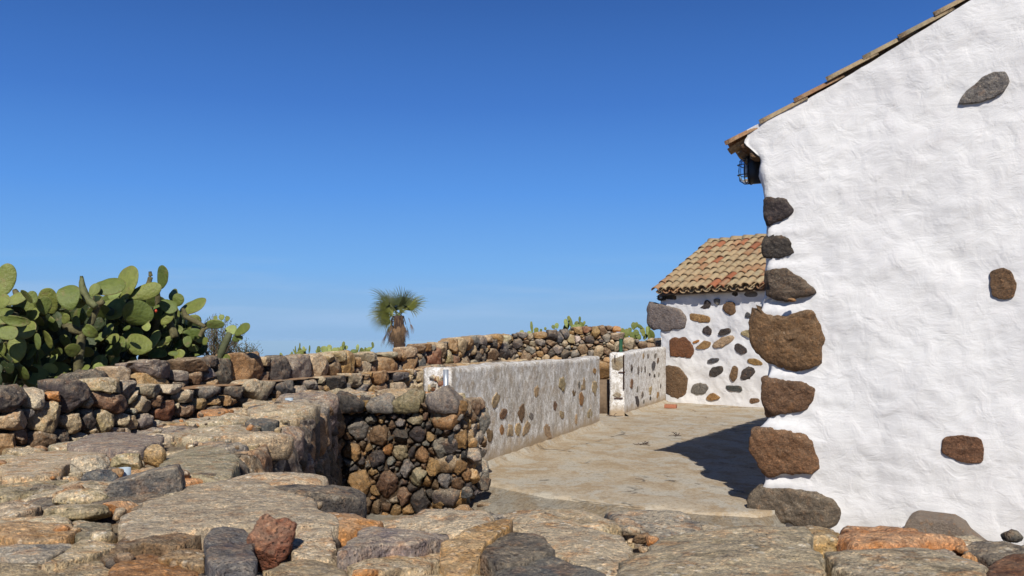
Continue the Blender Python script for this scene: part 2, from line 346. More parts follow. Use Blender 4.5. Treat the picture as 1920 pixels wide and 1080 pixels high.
# stone colours: rgb + share of lichen
C = dict(dk=(.056, .050, .050, .35), bl=(.078, .082, .092, .35), br=(.165, .100, .056, .5), rb=(.185, .076, .038, .3), oc=(.33, .195, .078, .45),
         og=(.44, .19, .055, .4), tn=(.38, .295, .17, .9), gt=(.29, .245, .165, 1.0), pl=(.50, .44, .32, .5), pu=(.175, .145, .140, .6), ol=(.25, .21, .11, .6), gr=(.195, .185, .170, .6), wt=(.60, .57, .50, .2))
def tintv(k, rng, amt=.14):
    c = np.array(C[k] if isinstance(k, str) else k, float); j = 1 + rng.uniform(-amt, amt)
    c[:3] = c[:3] * j * (1 + rng.uniform(-.06, .06, 3)); return c

# ------------------------------------------------------------------ stones
def chaikin(p, n=2, q=.25):
    p = np.asarray(p, float)
    for _ in range(n):
        nx = np.roll(p, -1, 0); p = np.stack([p * (1 - q) + nx * q, p * q + nx * (1 - q)], 1).reshape(-1, 2)
    return p
def stone(poly, O, U, V_, N, front, back, rng, M=26, K=9, pw=3.0, rough=.05, cuts=3, cutdepth=.62, rnd=1, flat=False, bfac=.88, jag=.10):
    """closed stone whose outline in the (U,V) plane is poly; front is how far it stands out along N"""
    poly = chaikin(poly, rnd, .13) if rnd else np.asarray(poly, float)
    c = poly.mean(0)
    nxt = np.roll(poly, -1, 0); dense = np.concatenate([poly + (nxt - poly) * k / 8 for k in range(8)]) - c
    a = np.arctan2(dense[:, 1], dense[:, 0]); r = np.hypot(dense[:, 0], dense[:, 1]); o = np.argsort(a); a, r = a[o], r[o]
    ph = np.linspace(-math.pi, math.pi, M, endpoint=False); Rr = np.interp(ph, a, r, period=2 * math.pi)
    size = r.mean(); jit = rng.uniform(-40, 40); uc = np.c_[np.cos(ph) * 2.2 + jit, np.sin(ph) * 2.2, ph * 0]; Rr = Rr * (1 + jag * fbm(uc, 4, 5, .65))
    rk = np.concatenate([np.linspace(0, .82, max(K - 4, 2), endpoint=False)[1:], [.82, .91, .965, .992, 1.0]]); zk = np.clip(1 - rk ** pw, 0, 1) ** (1 / pw)
    rb = [1.0 - (1 - bfac) * .25, bfac, bfac * .7]; zb = [-.35, -.85, -1.0]
    rings = [(q, z * front) for q, z in zip(rk, zk)] + [(q, z * back) for q, z in zip(rb, zb)]
    L = [np.array([[0, 0, front]])]
    cs, sn = np.cos(ph), np.sin(ph)
    for q, z in rings: L.append(np.stack([Rr * cs * q, Rr * sn * q, np.full(M, z)], 1))
    L.append(np.array([[0, 0, -back]])); X = np.vstack(L); n = len(rings)
    ar = np.arange(M); ar2 = (ar + 1) % M
    Fs = [np.stack([np.zeros(M, int), 1 + ar, 1 + ar2], 1)]
    for i in range(n - 1):
        p, q = 1 + i * M, 1 + (i + 1) * M
        Fs.append(np.stack([p + ar, q + ar, q + ar2], 1)); Fs.append(np.stack([p + ar, q + ar2, p + ar2], 1))
    e = 1 + (n - 1) * M; Fs.append(np.stack([e + ar, np.full(M, len(X) - 1), e + ar2], 1)); Fc = np.vstack(Fs)
    if not flat: cuts = cuts + 3
    for _ in range(cuts):
        th = rng.uniform(0, 2 * math.pi); tl = rng.uniform(R(5), R(18)) if flat else rng.uniform(R(14), R(58)); nv = np.array([math.cos(th) * math.sin(tl), math.sin(th) * math.sin(tl), math.cos(tl)])
        d = X @ nv; mxx = d.max(); lim = mxx * rng.uniform(cutdepth, .97); ov = np.clip(d - lim, 0, None); X = X - ov[:, None] * nv * .95
    W = X[:, :1] * np.array(U) + X[:, 1:2] * np.array(V_) + X[:, 2:] * np.array(N)
    ctr = np.array(O) + c[0] * np.array(U) + c[1] * np.array(V_); s = int(rng.integers(1, 9999))
    dirn = W / (np.linalg.norm(W, axis=1, keepdims=True) + 1e-6)
    q = W / size; sh = rng.uniform(-50, 50, 3)
    am = rough * size
    rdg = 1 - 2 * np.abs(fbm(q * 2.1 + sh * .7, 2, s + 3)); disp = am * (fbm(q * 1.3 + sh, 2, s) * .6 + rdg * .55 + fbm(q * 4.5 + sh, 3, s, .6) * .5)
    if flat: disp = disp * .6; W = W + np.array(N) * (am * .5 * fbm(q * 2.5 + sh, 3, s))[:, None] * (X[:, 2:] > 0)
    W = W + dirn * disp[:, None]
    return W + ctr, Fc
def rock(c, dims, rng, rot=0, tilt=(0, 0), sub=4, cuts=11, rough=.07, boxy=.75):
    V, Fc = ico(sub); V = V.copy(); V = np.sign(V) * np.abs(V) ** boxy; V /= np.abs(V).max()
    for _ in range(cuts):
        nv = rng.normal(size=3); nv /= np.linalg.norm(nv); d = V @ nv; lim = d.max() * rng.uniform(.55, .9); V = V - np.clip(d - lim, 0, None)[:, None] * nv
    sh = rng.uniform(-50, 50, 3); V = V * (1 + rough * (fbm(V * 1.5 + sh, 2) + .5 * fbm(V * 6 + sh, 3)))[:, None]
    V = V * np.array(dims) / 2
    def rm(a, i):
        c_, s_ = math.cos(a), math.sin(a); m = np.eye(3); j, k = [(1, 2), (0, 2), (0, 1)][i]; m[j, j] = c_; m[j, k] = -s_; m[k, j] = s_; m[k, k] = c_; return m
    V = V @ rm(tilt[0], 0).T @ rm(tilt[1], 1).T @ rm(rot, 2).T
    return V + np.array(c), Fc

def sup(w_, h_, rng, n=9, e=.75, ang=0):
    a = np.linspace(0, 2 * math.pi, n, endpoint=False) + rng.uniform(-.25, .25, n)
    x = np.sign(np.cos(a)) * np.abs(np.cos(a)) ** e * w_ / 2 * rng.uniform(.88, 1.1, n); y = np.sign(np.sin(a)) * np.abs(np.sin(a)) ** e * h_ / 2 * rng.uniform(.88, 1.1, n)
    c_, s_ = math.cos(ang), math.sin(ang); return np.stack([x * c_ - y * s_, x * s_ + y * c_], 1)
def clip(poly, p, n):                         # keep the side (x-p).n < 0
    out = []; d = (poly - p) @ n
    for i in range(len(poly)):
        j = (i + 1) % len(poly)
        if d[i] <= 0: out.append(poly[i])
        if d[i] * d[j] < 0: out.append(poly[i] + (poly[j] - poly[i]) * d[i] / (d[i] - d[j]))
    return np.array(out)
def ext(s, dx, dy):                           # reach of an ellipse in a direction
    c_, s_ = np.cos(s['ang']), np.sin(s['ang']); a = dx * c_ + dy * s_; b = -dx * s_ + dy * c_
    return 1 / np.sqrt((a / (s['w'] / 2)) ** 2 + (b / (s['h'] / 2)) ** 2 + 1e-12)
def pack(inside, bounds, seeds, rng, sizes, palette, aspect=(.6, 1.1), gap=.012, tries=900, k=.84, grow=1.22, ang=.35, ceil=None):
    S = [dict(x=s[0], y=s[1], w=s[2], h=s[3], ang=s[5] if len(s) > 5 else 0.0, t=s[4], seed=True) for s in seeds]
    x0, x1, y0, y1 = bounds
    for sz in sizes:
        for _ in range(tries):
            x, y = rng.uniform(x0, x1), rng.uniform(y0, y1)
            if not inside(x, y): continue
            w_ = sz * rng.uniform(.8, 1.25); h_ = w_ * rng.uniform(*aspect); c = dict(x=x, y=y, w=w_, h=h_, ang=rng.uniform(-ang, ang), t=palette[int(rng.integers(len(palette)))], seed=False)
            if S:
                dx = np.array([s['x'] for s in S]) - x; dy = np.array([s['y'] for s in S]) - y; D = np.hypot(dx, dy) + 1e-9
                e1 = ext(c, dx / D, dy / D)
                sw = np.array([s['w'] for s in S]) / 2; sh_ = np.array([s['h'] for s in S]) / 2; sa = np.array([s['ang'] for s in S])
                ux, uy = dx / D, dy / D; a = ux * np.cos(sa) + uy * np.sin(sa); b = -ux * np.sin(sa) + uy * np.cos(sa)
                e2 = 1 / np.sqrt((a / sw) ** 2 + (b / sh_) ** 2)
                if np.any(D < k * (e1 + e2)): continue
            S.append(c)
    for i, s in enumerate(S):
        p = sup(s['w'] * (grow * 1.15 if not s['seed'] else 1.32), s['h'] * (grow * 1.15 if not s['seed'] else 1.32), rng, int(rng.integers(6, 10)), .66, s['ang'])
        p = p + (s['x'], s['y'])
        for j, q in enumerate(S):
            if i == j: continue
            dx, dy = q['x'] - s['x'], q['y'] - s['y']; D = math.hypot(dx, dy)
            if D > (max(s['w'], s['h']) + max(q['w'], q['h'])) * .75 or D < 1e-6: continue
            e1, e2 = ext(s, dx / D, dy / D), ext(q, -dx / D, -dy / D)
            t_ = D * e1 / (e1 + e2) - gap / 2; n_ = np.array([dx, dy]) / D
            if len(p) > 2: p = clip(p, np.array([s['x'], s['y']]) + n_ * t_, n_)
        if ceil is not None and len(p) > 2: p = clip(p, np.array([s['x'], ceil(s['x'])]), np.array([0.0, 1.0]))
        s['poly'] = p
    return [s for s in S if len(s['poly']) > 2]
def add_stones(parent, items, name='stone', mat=None, most=96, rest='rubble'):
    """items: (area, V, F, tint); the largest become parts of their own"""
    items = sorted(items, key=lambda q: -q[0]); mat = mat or M_STONE
    for a, V, Fc, t in items[:most]: put(name, V, Fc, mat, parent, t)
    if len(items) > most:
        V, Fc, T = join([(q[1], q[2], q[3]) for q in items[most:]]); o = put(rest, V, Fc, mat, parent, T); tag(o, kind='stuff')
def area(p):
    return abs(np.dot(p[:, 0], np.roll(p[:, 1], -1)) - np.dot(p[:, 1], np.roll(p[:, 0], -1))) / 2
def inpoly(poly):
    poly = np.asarray(poly)
    def f(x, y):
        r = False; n = len(poly); j = n - 1
        for i in range(n):
            xi, yi = poly[i]; xj, yj = poly[j]
            if (yi > y) != (yj > y) and x < (xj - xi) * (y - yi) / (yj - yi) + xi: r = not r
            j = i
        return r
    return f
def prism(poly, z0, z1, step=.12, amp=.02, seed=0, tz=None):
    """solid body over a ground outline with a lumpy top"""
    poly = np.asarray(poly, float); f = inpoly(poly); x0, y0 = poly.min(0); x1, y1 = poly.max(0)
    bm = bmesh.new(); vs = [bm.verts.new((x, y, z1)) for x, y in poly]; fc = bm.faces.new(vs)
    if fc.normal.z < 0: fc.normal_flip()
    for ax, lo, hi in ((0, x0, x1), (1, y0, y1)):
        q = lo + step
        while q < hi:
            co = [0, 0, 0]; co[ax] = q; no_ = [0, 0, 0]; no_[ax] = 1
            bmesh.ops.bisect_plane(bm, geom=bm.verts[:] + bm.edges[:] + bm.faces[:], plane_co=co, plane_no=no_); q += step
    r = bmesh.ops.extrude_face_region(bm, geom=bm.faces[:]); low = [v for v in r['geom'] if isinstance(v, bmesh.types.BMVert)]
    for v in low: v.co.z = z0
    bmesh.ops.recalc_face_normals(bm, faces=bm.faces[:]); bmesh.ops.triangulate(bm, faces=bm.faces[:])
    V = np.array([v.co[:] for v in bm.verts]); Fc = np.array([[v.index for v in f_.verts] for f_ in bm.faces]); bm.free()
    top = V[:, 2] > z0 + 1e-4
    if tz is not None: V[top, 2] = [tz(x, y) for x, y in V[top, :2]]
    V[top, 2] += amp * fbm(np.c_[V[top, :2] * 3.1, np.full(top.sum(), seed * 1.7)], 3, seed)
    return V, Fc
def facing(A, B, inward=False):               # unit direction along A-B and the outward normal (to the right of A-B seen from above)
    d = np.array([B[0] - A[0], B[1] - A[1], 0.0]); L = np.linalg.norm(d); d /= L; return d, np.array([d[1], -d[0], 0.0]), L

# ------------------------------------------------------------------ ground, sea, terrace
def sstep(t): t = np.clip(t, 0, 1); return t * t * (3 - 2 * t)
LOW = -.18                                    # level of the lower court
gx = np.concatenate([-np.geomspace(9000, 14, 34), np.arange(-12, 13, .8), np.geomspace(14, 9000, 34)])
gy = np.concatenate([-np.geomspace(9000, 8, 30), np.arange(-6, 60, .8), np.geomspace(62, 9000, 36)])
X, Y = np.meshgrid(gx, gy); line3 = -4.9 + .3195 * (Y - 6.7)
Z = LOW - .03 + .45 * sstep((-X - 1.9) / 1.0) * sstep((40 - Y) / 10) + .35 * sstep((line3 - .3 - X) / .8) * sstep((30 - Y) / 10)
dist = np.hypot(X, Y); Z = Z - .16 * np.clip(dist - 60, 0, 3600) + .03 * fbm(np.c_[X.ravel(), Y.ravel(), X.ravel() * 0], 3).reshape(X.shape)
n0, n1 = X.shape; ii = np.arange((n0 - 1) * (n1 - 1)); a_ = (ii // (n1 - 1)) * n1 + ii % (n1 - 1)
tag(put('ground', np.c_[X.ravel(), Y.ravel(), Z.ravel()], np.stack([a_, a_ + 1, a_ + n1 + 1, a_ + n1], 1), M_GROUND, origin=(0, 0, 0)), kind='structure')
SEA = -380
th = np.linspace(0, 2 * math.pi, 96, endpoint=False); rr = [0, 1500, 6000, 20000, 60000, 160000]
V = [[0, 0, SEA]] + [[r * math.cos(t), r * math.sin(t), SEA] for r in rr[1:] for t in th]
Fs = [[0, 1 + k, 1 + (k + 1) % 96] for k in range(96)]
for i in range(len(rr) - 2):
    for k in range(96):
        p, q = 1 + i * 96, 1 + (i + 1) * 96; Fs += [[p + k, q + k, q + (k + 1) % 96], [p + k, q + (k + 1) % 96, p + (k + 1) % 96]]
tag(put('sea', V, np.array(Fs), M_SEA, origin=(0, 0, SEA)), kind='structure')

rng = np.random.default_rng(7)
edge = [P(880, 902)[:2], P(940, 912)[:2], P(1000, 925)[:2], P(1100, 938)[:2], P(1200, 950)[:2], P(1310, 960)[:2], P(1418, 966)[:2]]
terr = [np.array([-.9, 9.6])] + edge + [np.array([2.12, 7.42]), np.array([2.30, 7.64]), np.array([4.9, 11.9]), np.array([9, 14]), np.array([11, 17]), np.array([6.5, 25]), np.array([2.0, 22.8]), np.array([1.0, 16.5])]
V, Fc = prism(terr, -.30, 0, .16, .010, 3)
top = V[:, 2] > -.1
for i in np.where(top)[0]:                    # crumbling front edge
    d = min(np.hypot(*(V[i, :2] - (np.array(edge[k]) + (np.array(edge[k + 1]) - edge[k]) * t))) for k in range(6) for t in (0, .25, .5, .75, 1)) if V[i, 1] < 10 else 9
    if d < .14: V[i, 2] -= .018 * (1 - d / .14)
tag(put('terrace', V, Fc, M_CONC, smooth=False), kind='structure')
# rough concrete slope under the edge of the terrace
E_ = np.array(edge + [np.array([2.12, 7.42]), np.array([2.30, 7.60])]); dense = np.array([E_[i] + (E_[i + 1] - E_[i]) * t for i in range(len(E_) - 1) for t in np.linspace(0, 1, 14, endpoint=False)] + [E_[-1]])
m_ = 16; V = []
for i, e in enumerate(dense):
    for k in range(m_ + 1):
        t = k / m_; fr_ = .80 - .45 * sstep((i / len(dense) - .6) / .4); V.append([e[0] - .10 * t + .0, e[1] + .03 - fr_ * t, -.012 - (-LOW - .0) * (t ** .85) - (.02 if k == m_ else 0)])
V = np.array(V); V[:, 2] += .022 * fbm(V * 5, 4, 5) * np.tile(sstep(np.arange(m_ + 1) / 4), len(dense)); V[:, 1] += .02 * fbm(V * 4, 3, 8) * np.tile(np.arange(m_ + 1) > 0, len(dense))
Q = np.array([[i * (m_ + 1) + k, i * (m_ + 1) + k + 1, (i + 1) * (m_ + 1) + k + 1, (i + 1) * (m_ + 1) + k] for i in range(len(dense) - 1) for k in range(m_)])
tag(put('terrace_slope', V, Q, M_RUBCONC), kind='structure')
V, Fc = prism([(-1.3, 1.5), (6, 1.5), (6.5, 5.2), (3.0, 8.5), (1.0, 8.6), (-.3, 9.4), (-1.3, 9.4)], LOW - .2, LOW, .2, .015, 9)
tag(put('court', V, Fc, M_RUBCONC, smooth=False), kind='structure')

# ------------------------------------------------------------------ near rubble wall: bottom of the picture and running back on the left
TOP = .88
nearwall = [(-3.8, .9), (3.6, .9), (3.6, 2.30), (1.35, 2.40), (.9, 2.52), P(1040, 985, TOP)[:2], P(850, 980, TOP)[:2], P(640, 985, TOP)[:2], P(560, 930, TOP)[:2], P(470, 895, TOP)[:2],
            (-1.16, 3.62), (-1.28, 4.3), (-1.38, 5.2), (-1.47, 6.5), (-1.62, 8.33), (-.52, 8.30), (-.48, 9.1), (-1.75, 9.6), P(640, 738, TOP)[:2], P(430, 770, TOP)[:2], P(300, 802, TOP)[:2], P(130, 836, TOP)[:2], (-2.35, 3.9), (-3.0, 3.7), (-3.8, 3.5)]
wall1 = thing('dry_stone_wall', (-1.6, 3.4, LOW), 'broad foreground rubble wall topped with flat weathered slabs, running back on the left', 'stone wall')
V, Fc = prism(nearwall, LOW - .3, TOP - .022, .06, .018, 1)
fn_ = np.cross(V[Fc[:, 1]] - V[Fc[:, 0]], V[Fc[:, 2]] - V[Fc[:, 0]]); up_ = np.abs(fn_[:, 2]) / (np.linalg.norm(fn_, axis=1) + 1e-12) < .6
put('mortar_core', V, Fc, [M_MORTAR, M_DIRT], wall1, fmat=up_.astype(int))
items = []
# traced slabs on top: outline in the photograph, height of the top, tint
SL = [
 ([(218,985),(235,968),(250,950),(265,932),(320,910),(375,897),(430,890),(480,889),(510,901),(555,922),(595,940),(626,962),(628,972),(580,977),(500,976),(425,978),(362,985),(325,987),(247,997)], .935, 'gt'),
 ([(300,850),(340,838),(385,833),(430,843),(446,850),(436,872),(426,884),(400,888),(350,885),(307,878)], .915, 'gt'),
 ([(125,832),(150,815),(195,803),(250,808),(300,815),(312,828),(270,834),(262,842),(215,838),(175,834)], .93, 'pu'),
 ([(0,872),(40,850),(62,842),(100,838),(160,838),(205,846),(190,862),(130,868),(112,888),(40,896),(0,902)], .915, 'tn'),
 ([(0,905),(40,897),(118,890),(135,900),(100,906),(60,905),(50,925),(0,935)], .905, 'tn'),
 ([(0,940),(40,934),(82,938),(72,948),(40,955),(0,966)], .92, 'tn'),
 ([(0,970),(60,972),(120,972),(150,985),(120,1000),(60,1008),(10,1004),(0,1000)], .915, 'oc'),
 ([(130,990),(160,976),(210,978),(212,992),(190,1000),(150,1004)], .905, 'gt'),
 ([(0,1012),(60,1012),(112,1008),(148,1016),(120,1030),(78,1052),(40,1046),(0,1036)], .915, 'gr'),
 ([(150,1000),(215,993),(262,998),(225,1012),(190,1030),(140,1044),(90,1060),(78,1056),(125,1030)], .925, 'tn'),
 ([(0,1052),(60,1056),(130,1052),(185,1046),(230,1060),(180,1085),(60,1100),(0,1095)], .915, 'tn'),
 ([(240,998),(300,992),(370,984),(372,1000),(330,1014),(270,1012),(215,1030),(180,1040),(200,1018)], .92, 'br'),
 ([(295,1040),(335,1022),(375,1015),(386,1030),(384,1052),(340,1044)], .925, 'oc'),
 ([(232,1042),(280,1030),(330,1048),(372,1058),(380,1085),(300,1100),(200,1095),(205,1060)], .915, 'og'),
 ([(382,1000),(400,988),(430,982),(462,985),(475,1005),(478,1040),(455,1058),(420,1052),(392,1036)], .955, 'bl'),
 ([(545,1010),(565,992),(600,984),(620,990),(628,1015),(620,1034),(580,1038),(548,1030)], .93, 'gt'),
 ([(498,1062),(525,1040),(580,1034),(630,1036),(655,1050),(650,1072),(600,1085),(520,1088)], .925, 'tn'),
 ([(636,1030),(655,1002),(685,977),(730,972),(812,969),(846,982),(828,996),(770,1012),(735,1012),(690,1018),(655,1035)], .945, 'pu'),
 ([(660,1040),(700,1026),(760,1020),(822,1010),(830,1035),(800,1055),(745,1062),(690,1078),(655,1066)], .915, 'tn'),
 ([(826,1005),(870,984),(915,972),(955,968),(968,976),(935,990),(905,1010),(886,1038),(850,1042),(828,1030)], .965, 'oc'),
 ([(893,1036),(905,1010),(935,992),(968,978),(966,990),(930,1006),(910,1036)], .955, 'dk'),
 ([(965,996),(1010,982),(1060,978),(1110,984),(1160,992),(1188,1004),(1176,1030),(1170,1056),(1140,1062),(1080,1040),(1030,1020),(980,1012)], .94, 'gt'),
 ([(925,1060),(960,1038),(1000,1030),(1060,1044),(1120,1062),(1150,1080),(1060,1110),(940,1105)], .935, 'bl'),
 ([(1178,1025),(1200,1004),(1240,984),(1300,976),(1380,978),(1440,978),(1500,980),(1525,990),(1540,1020),(1545,1050),(1520,1082),(1440,1100),(1250,1100),(1165,1075)], .975, 'gt'),
 ([(1535,1060),(1562,1048),(1590,1056),(1605,1072),(1590,1095),(1540,1095)], .90, 'tn'),
 ([(1558,1022),(1600,1012),(1680,1010),(1760,1012),(1800,1020),(1840,1040),(1858,1060),(1840,1090),(1740,1110),(1620,1100),(1600,1060),(1562,1048)], .965, 'gt'),
 ([(1838,1068),(1865,1042),(1890,1034),(1935,1030),(1980,1040),(1985,1090),(1900,1110),(1845,1095)], .965, 'rb'),
 ([(1610,1104),(1660,1092),(1760,1100),(1830,1104),(1800,1140),(1640,1140)], .90, 'gt'),
 ([(660,1085),(740,1070),(830,1064),(905,1072),(900,1110),(680,1120)], .92, 'tn'),
 ([(840,1048),(880,1046),(915,1054),(905,1068),(850,1064)], .90, 'tn'),
 ([(385,1062),(440,1060),(490,1072),(480,1110),(390,1110)], .92, 'gr'),
 ([(1175,1110),(1300,1104),(1500,1108),(1560,1120),(1500,1180),(1200,1180)], .92, 'gt'),
]
# slabs of the narrow top running back: x, y, width, depth, top, tint
FAR = [(-1.66,5.05,.42,.75,.905,'gt'),(-1.95,5.2,.28,.55,.90,'pu'),(-1.86,5.9,.42,.6,.905,'gt'),(-1.50,5.45,.18,.28,.93,'bl'),(-1.52,5.85,.28,.42,.915,'tn'),(-2.08,6.35,.2,.3,.92,'og'),(-1.66,6.55,.50,.65,.94,'gt'),(-1.62,7.15,.40,.42,.945,'gr'),(-1.95,7.2,.34,.5,.92,'tn'),
 (-1.72,7.72,.50,.50,.95,'pu'),(-1.50,8.25,.34,.34,.945,'dk'),(-1.82,8.4,.3,.7,.93,'gt'),(-1.19,8.28,.25,.30,.925,'gr'),(-.93,8.30,.27,.34,.955,'ol'),(-.62,8.36,.38,.50,.995,'gr'),(-1.1,8.85,.6,.5,.93,'tn'),(-1.7,9.2,.4,.4,.92,'gt')]
obst = []
for poly, zt, tn in SL:
    pw_ = np.array([P(x, y, zt)[:2] for x, y in poly]); c = pw_.mean(0); ext_ = pw_.max(0) - pw_.min(0)
    big = math.sqrt(area(pw_)); zt = TOP + (zt - TOP) * .85; tx_, ty_ = rng.uniform(-.035, .035, 2) / max(.5, big * 2.5); Vv, Fc = stone(pw_ - c, (c[0], c[1], TOP - .03), (1, 0, tx_), (0, 1, ty_), (0, 0, 1), zt - TOP + .03, .09, rng, M=int(np.clip(big * 260, 40, 130)), K=int(np.clip(big * 90, 11, 40)), pw=22, rough=.028 if big > .25 else .05, cuts=3, cutdepth=.86, rnd=0, flat=True)
    tc_ = tintv(tn, rng, .32); tc_[3] *= rng.uniform(.3, 1.0); items.append((area(pw_) * 4, Vv, Fc, tc_)); obst.append((c[0], c[1], ext_[0] * .92, ext_[1] * .92, tn, 0))
for x, y, w0, d0, zt, tn in FAR:
    p = sup(w0, d0, rng, 9, .55, rng.uniform(-.2, .2)); Vv, Fc = stone(p, (x, y, TOP - .03), (1, 0, 0), (0, 1, 0), (0, 0, 1), zt - TOP + .03, .10, rng, M=70, K=20, pw=9, rough=.08 if y < 8 else .10, cuts=4 if y < 8 else 9, cutdepth=.74 if y < 8 else .6, flat=y < 8)
    tc_ = tintv(tn, rng); tc_[3] *= .45 if y > 8 else .8; tc_[:3] *= .8 if y > 8 else 1; items.append((w0 * d0 * 3, Vv, Fc, tc_)); obst.append((x, y, w0, d0, tn, 0))
ins = inpoly(nearwall)
for s in pack(ins, (-3.7, 3.5, 1.0, 9.4), obst, rng, (.24, .14, .08, .05), ['tn', 'gt', 'oc', 'tn', 'tn', 'gr', 'dk', 'og', 'tn'], gap=.004, tries=900, k=.74, grow=1.2):
    if s['seed']: continue
    zt = TOP + rng.uniform(-.015, .02) + min(.02, s['w'] * .12); Vv, Fc = stone(s['poly'], (0, 0, TOP - .05), (1, 0, 0), (0, 1, 0), (0, 0, 1), zt - TOP + .05, .06, rng, M=30, K=10, pw=7, rough=.07, cuts=2, cutdepth=.8, flat=True)
    items.append((area(s['poly']) * (1 if s['y'] > 1.7 else .1), Vv, Fc, tintv(s['t'], rng)))
# angular chips and crumbs of mortar lying over the top
cp_ = []
for i in range(520):
    x, y = (rng.uniform(-3, 2.6), rng.uniform(1.8, 3.2)) if i < 330 else (rng.uniform(-2.4, -1.2), rng.uniform(3, 9))
    if not ins(x, y): continue
    r_ = rng.uniform(.010, .030) * (1.5 if i % 9 == 0 else 1); Vv, Fc = rock((x, y, TOP + rng.uniform(.0, .03)), (r_ * 2, r_ * rng.uniform(1, 1.8), r_ * 1.2), rng, rng.uniform(0, 3), sub=2, cuts=7); cp_.append((Vv, Fc, tintv(['tn', 'br', 'gr', 'og', 'dk', 'gt'][i % 6], rng, .3)))
V, Fc, T = join(cp_); tag(put('stone_chips', V, Fc, M_STONE, wall1, T, smooth=False), kind='stuff')
# side face running back (in shade) and the sunlit end face
A, B = (-1.17, 3.55), (-1.60, 8.28); d, nrm, L = facing(A, B)
for s in pack(lambda x, y: True, (0, L, LOW - .05, TOP - .04), [], rng, (.34, .24, .16, .10, .06), ['dk', 'br', 'dk', 'dk', 'pu', 'br', 'gr'], (.7, 1.5), .012, 500, .82, ceil=lambda x: TOP - .02):
    Vv, Fc = stone(s['poly'], (A[0], A[1], 0), d, (0, 0, 1), nrm, .03 + rng.uniform(0, .06), .12, rng, M=34, K=12, pw=3.4, rough=.10, cuts=4)
    items.append((area(s['poly']) * .35, Vv, Fc, tintv(s['t'], rng)))
A, B = (-1.64, 8.30), (-.50, 8.22); d, nrm, L = facing(A, B)
def seeds_px(lst, A, B, ox=0, oy=0, sc=1.0):
    out = []
    for q in lst:
        X, Y, w_, h_, t_ = q[:5]; a = q[5] if len(q) > 5 else 0
        px, py = ox + X / sc, oy + Y / sc; s0, z0 = PW(px, py, A, B); s1, _ = PW(px - w_ / sc / 2, py, A, B); s2, _ = PW(px + w_ / sc / 2, py, A, B)
        _, za = PW(px, py - h_ / sc / 2, A, B); _, zb = PW(px, py + h_ / sc / 2, A, B); out.append((s0, z0, abs(s2 - s1), abs(za - zb), t_, a))
    return out
PIL = [(1090,330,150,200,'gr'),(1240,380,150,200,'br'),(1340,310,44,110,'br'),(1410,380,110,130,'dk'),(1530,380,120,130,'dk'),(1690,250,180,140,'tn'),(1620,400,60,90,'oc'),(1700,490,110,240,'gr'),(1790,420,50,140,'bl'),
 (1845,420,90,160,'oc'),(1520,268,150,76,'gt'),(1240,215,110,50,'og'),(1350,235,90,60,'dk'),(1700,120,250,110,'dk'),(1030,510,160,130,'oc'),(1220,560,170,130,'dk'),(1310,500,60,110,'og'),(1400,520,110,110,'tn'),(1490,510,50,110,'dk'),(1565,530,110,150,'oc'),
 (1450,640,110,140,'gr'),(1650,620,100,160,'oc'),(1530,695,150,160,'gt'),(1080,750,180,340,'oc'),(1305,755,165,285,'br'),(1200,660,90,55,'oc'),(1205,800,70,80,'oc'),(1425,840,110,160,'br'),(1605,730,80,110,'oc'),(1840,620,100,150,'oc'),(1735,730,100,220,'gr'),
 (1835,745,110,100,'br'),(1820,860,150,150,'oc'),(1690,885,100,140,'oc'),(1545,880,150,220,'dk'),(1665,750,50,150,'br'),(1150,910,90,150,'br'),(1215,930,80,150,'br'),(970,980,90,110,'dk'),(1032,960,60,70,'oc'),(1065,1010,80,80,'dk'),(1290,925,80,70,'br'),(1370,960,80,110,'oc'),
 (1285,985,55,60,'oc'),(1450,945,80,70,'oc'),(1365,865,55,60,'pl'),(870,560,90,230,'dk'),(815,590,60,170,'oc'),(930,720,60,200,'dk'),(860,800,80,160,'br'),(905,900,80,130,'dk'),(1050,640,50,60,'dk'),(1120,460,50,80,'br'),(1385,600,50,50,'br'),(1870,540,40,110,'bl'),(1475,430,40,50,'br'),
 (1890,690,60,90,'oc'),(1905,780,50,70,'dk'),(1250,640,40,60,'dk'),(1780,560,70,90,'bl')]
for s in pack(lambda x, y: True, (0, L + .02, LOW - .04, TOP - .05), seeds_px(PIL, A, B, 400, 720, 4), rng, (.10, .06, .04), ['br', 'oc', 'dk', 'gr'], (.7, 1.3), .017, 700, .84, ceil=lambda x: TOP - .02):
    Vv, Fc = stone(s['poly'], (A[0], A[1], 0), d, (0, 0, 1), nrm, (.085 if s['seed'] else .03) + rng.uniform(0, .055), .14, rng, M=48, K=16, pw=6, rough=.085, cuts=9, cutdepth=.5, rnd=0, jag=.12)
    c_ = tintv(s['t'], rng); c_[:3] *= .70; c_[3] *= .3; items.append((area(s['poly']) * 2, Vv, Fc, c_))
A, B = (-.52, 8.24), (-.30, 8.95); d, nrm, L = facing(A, B)
for s in pack(lambda x, y: True, (0, L, LOW - .05, TOP - .08), [], rng, (.2, .14, .09), ['oc', 'br', 'dk', 'gr'], (.7, 1.2), .012, 300, .82, ceil=lambda x: TOP - .03):
    Vv, Fc = stone(s['poly'], (A[0], A[1], 0), d, (0, 0, 1), nrm, .07, .2, rng, M=26, K=9, pw=2.6, rough=.09, cuts=4); items.append((area(s['poly']) * .4, Vv, Fc, tintv(s['t'], rng)))
add_stones(wall1, items, 'stone', M_STONE, 97)
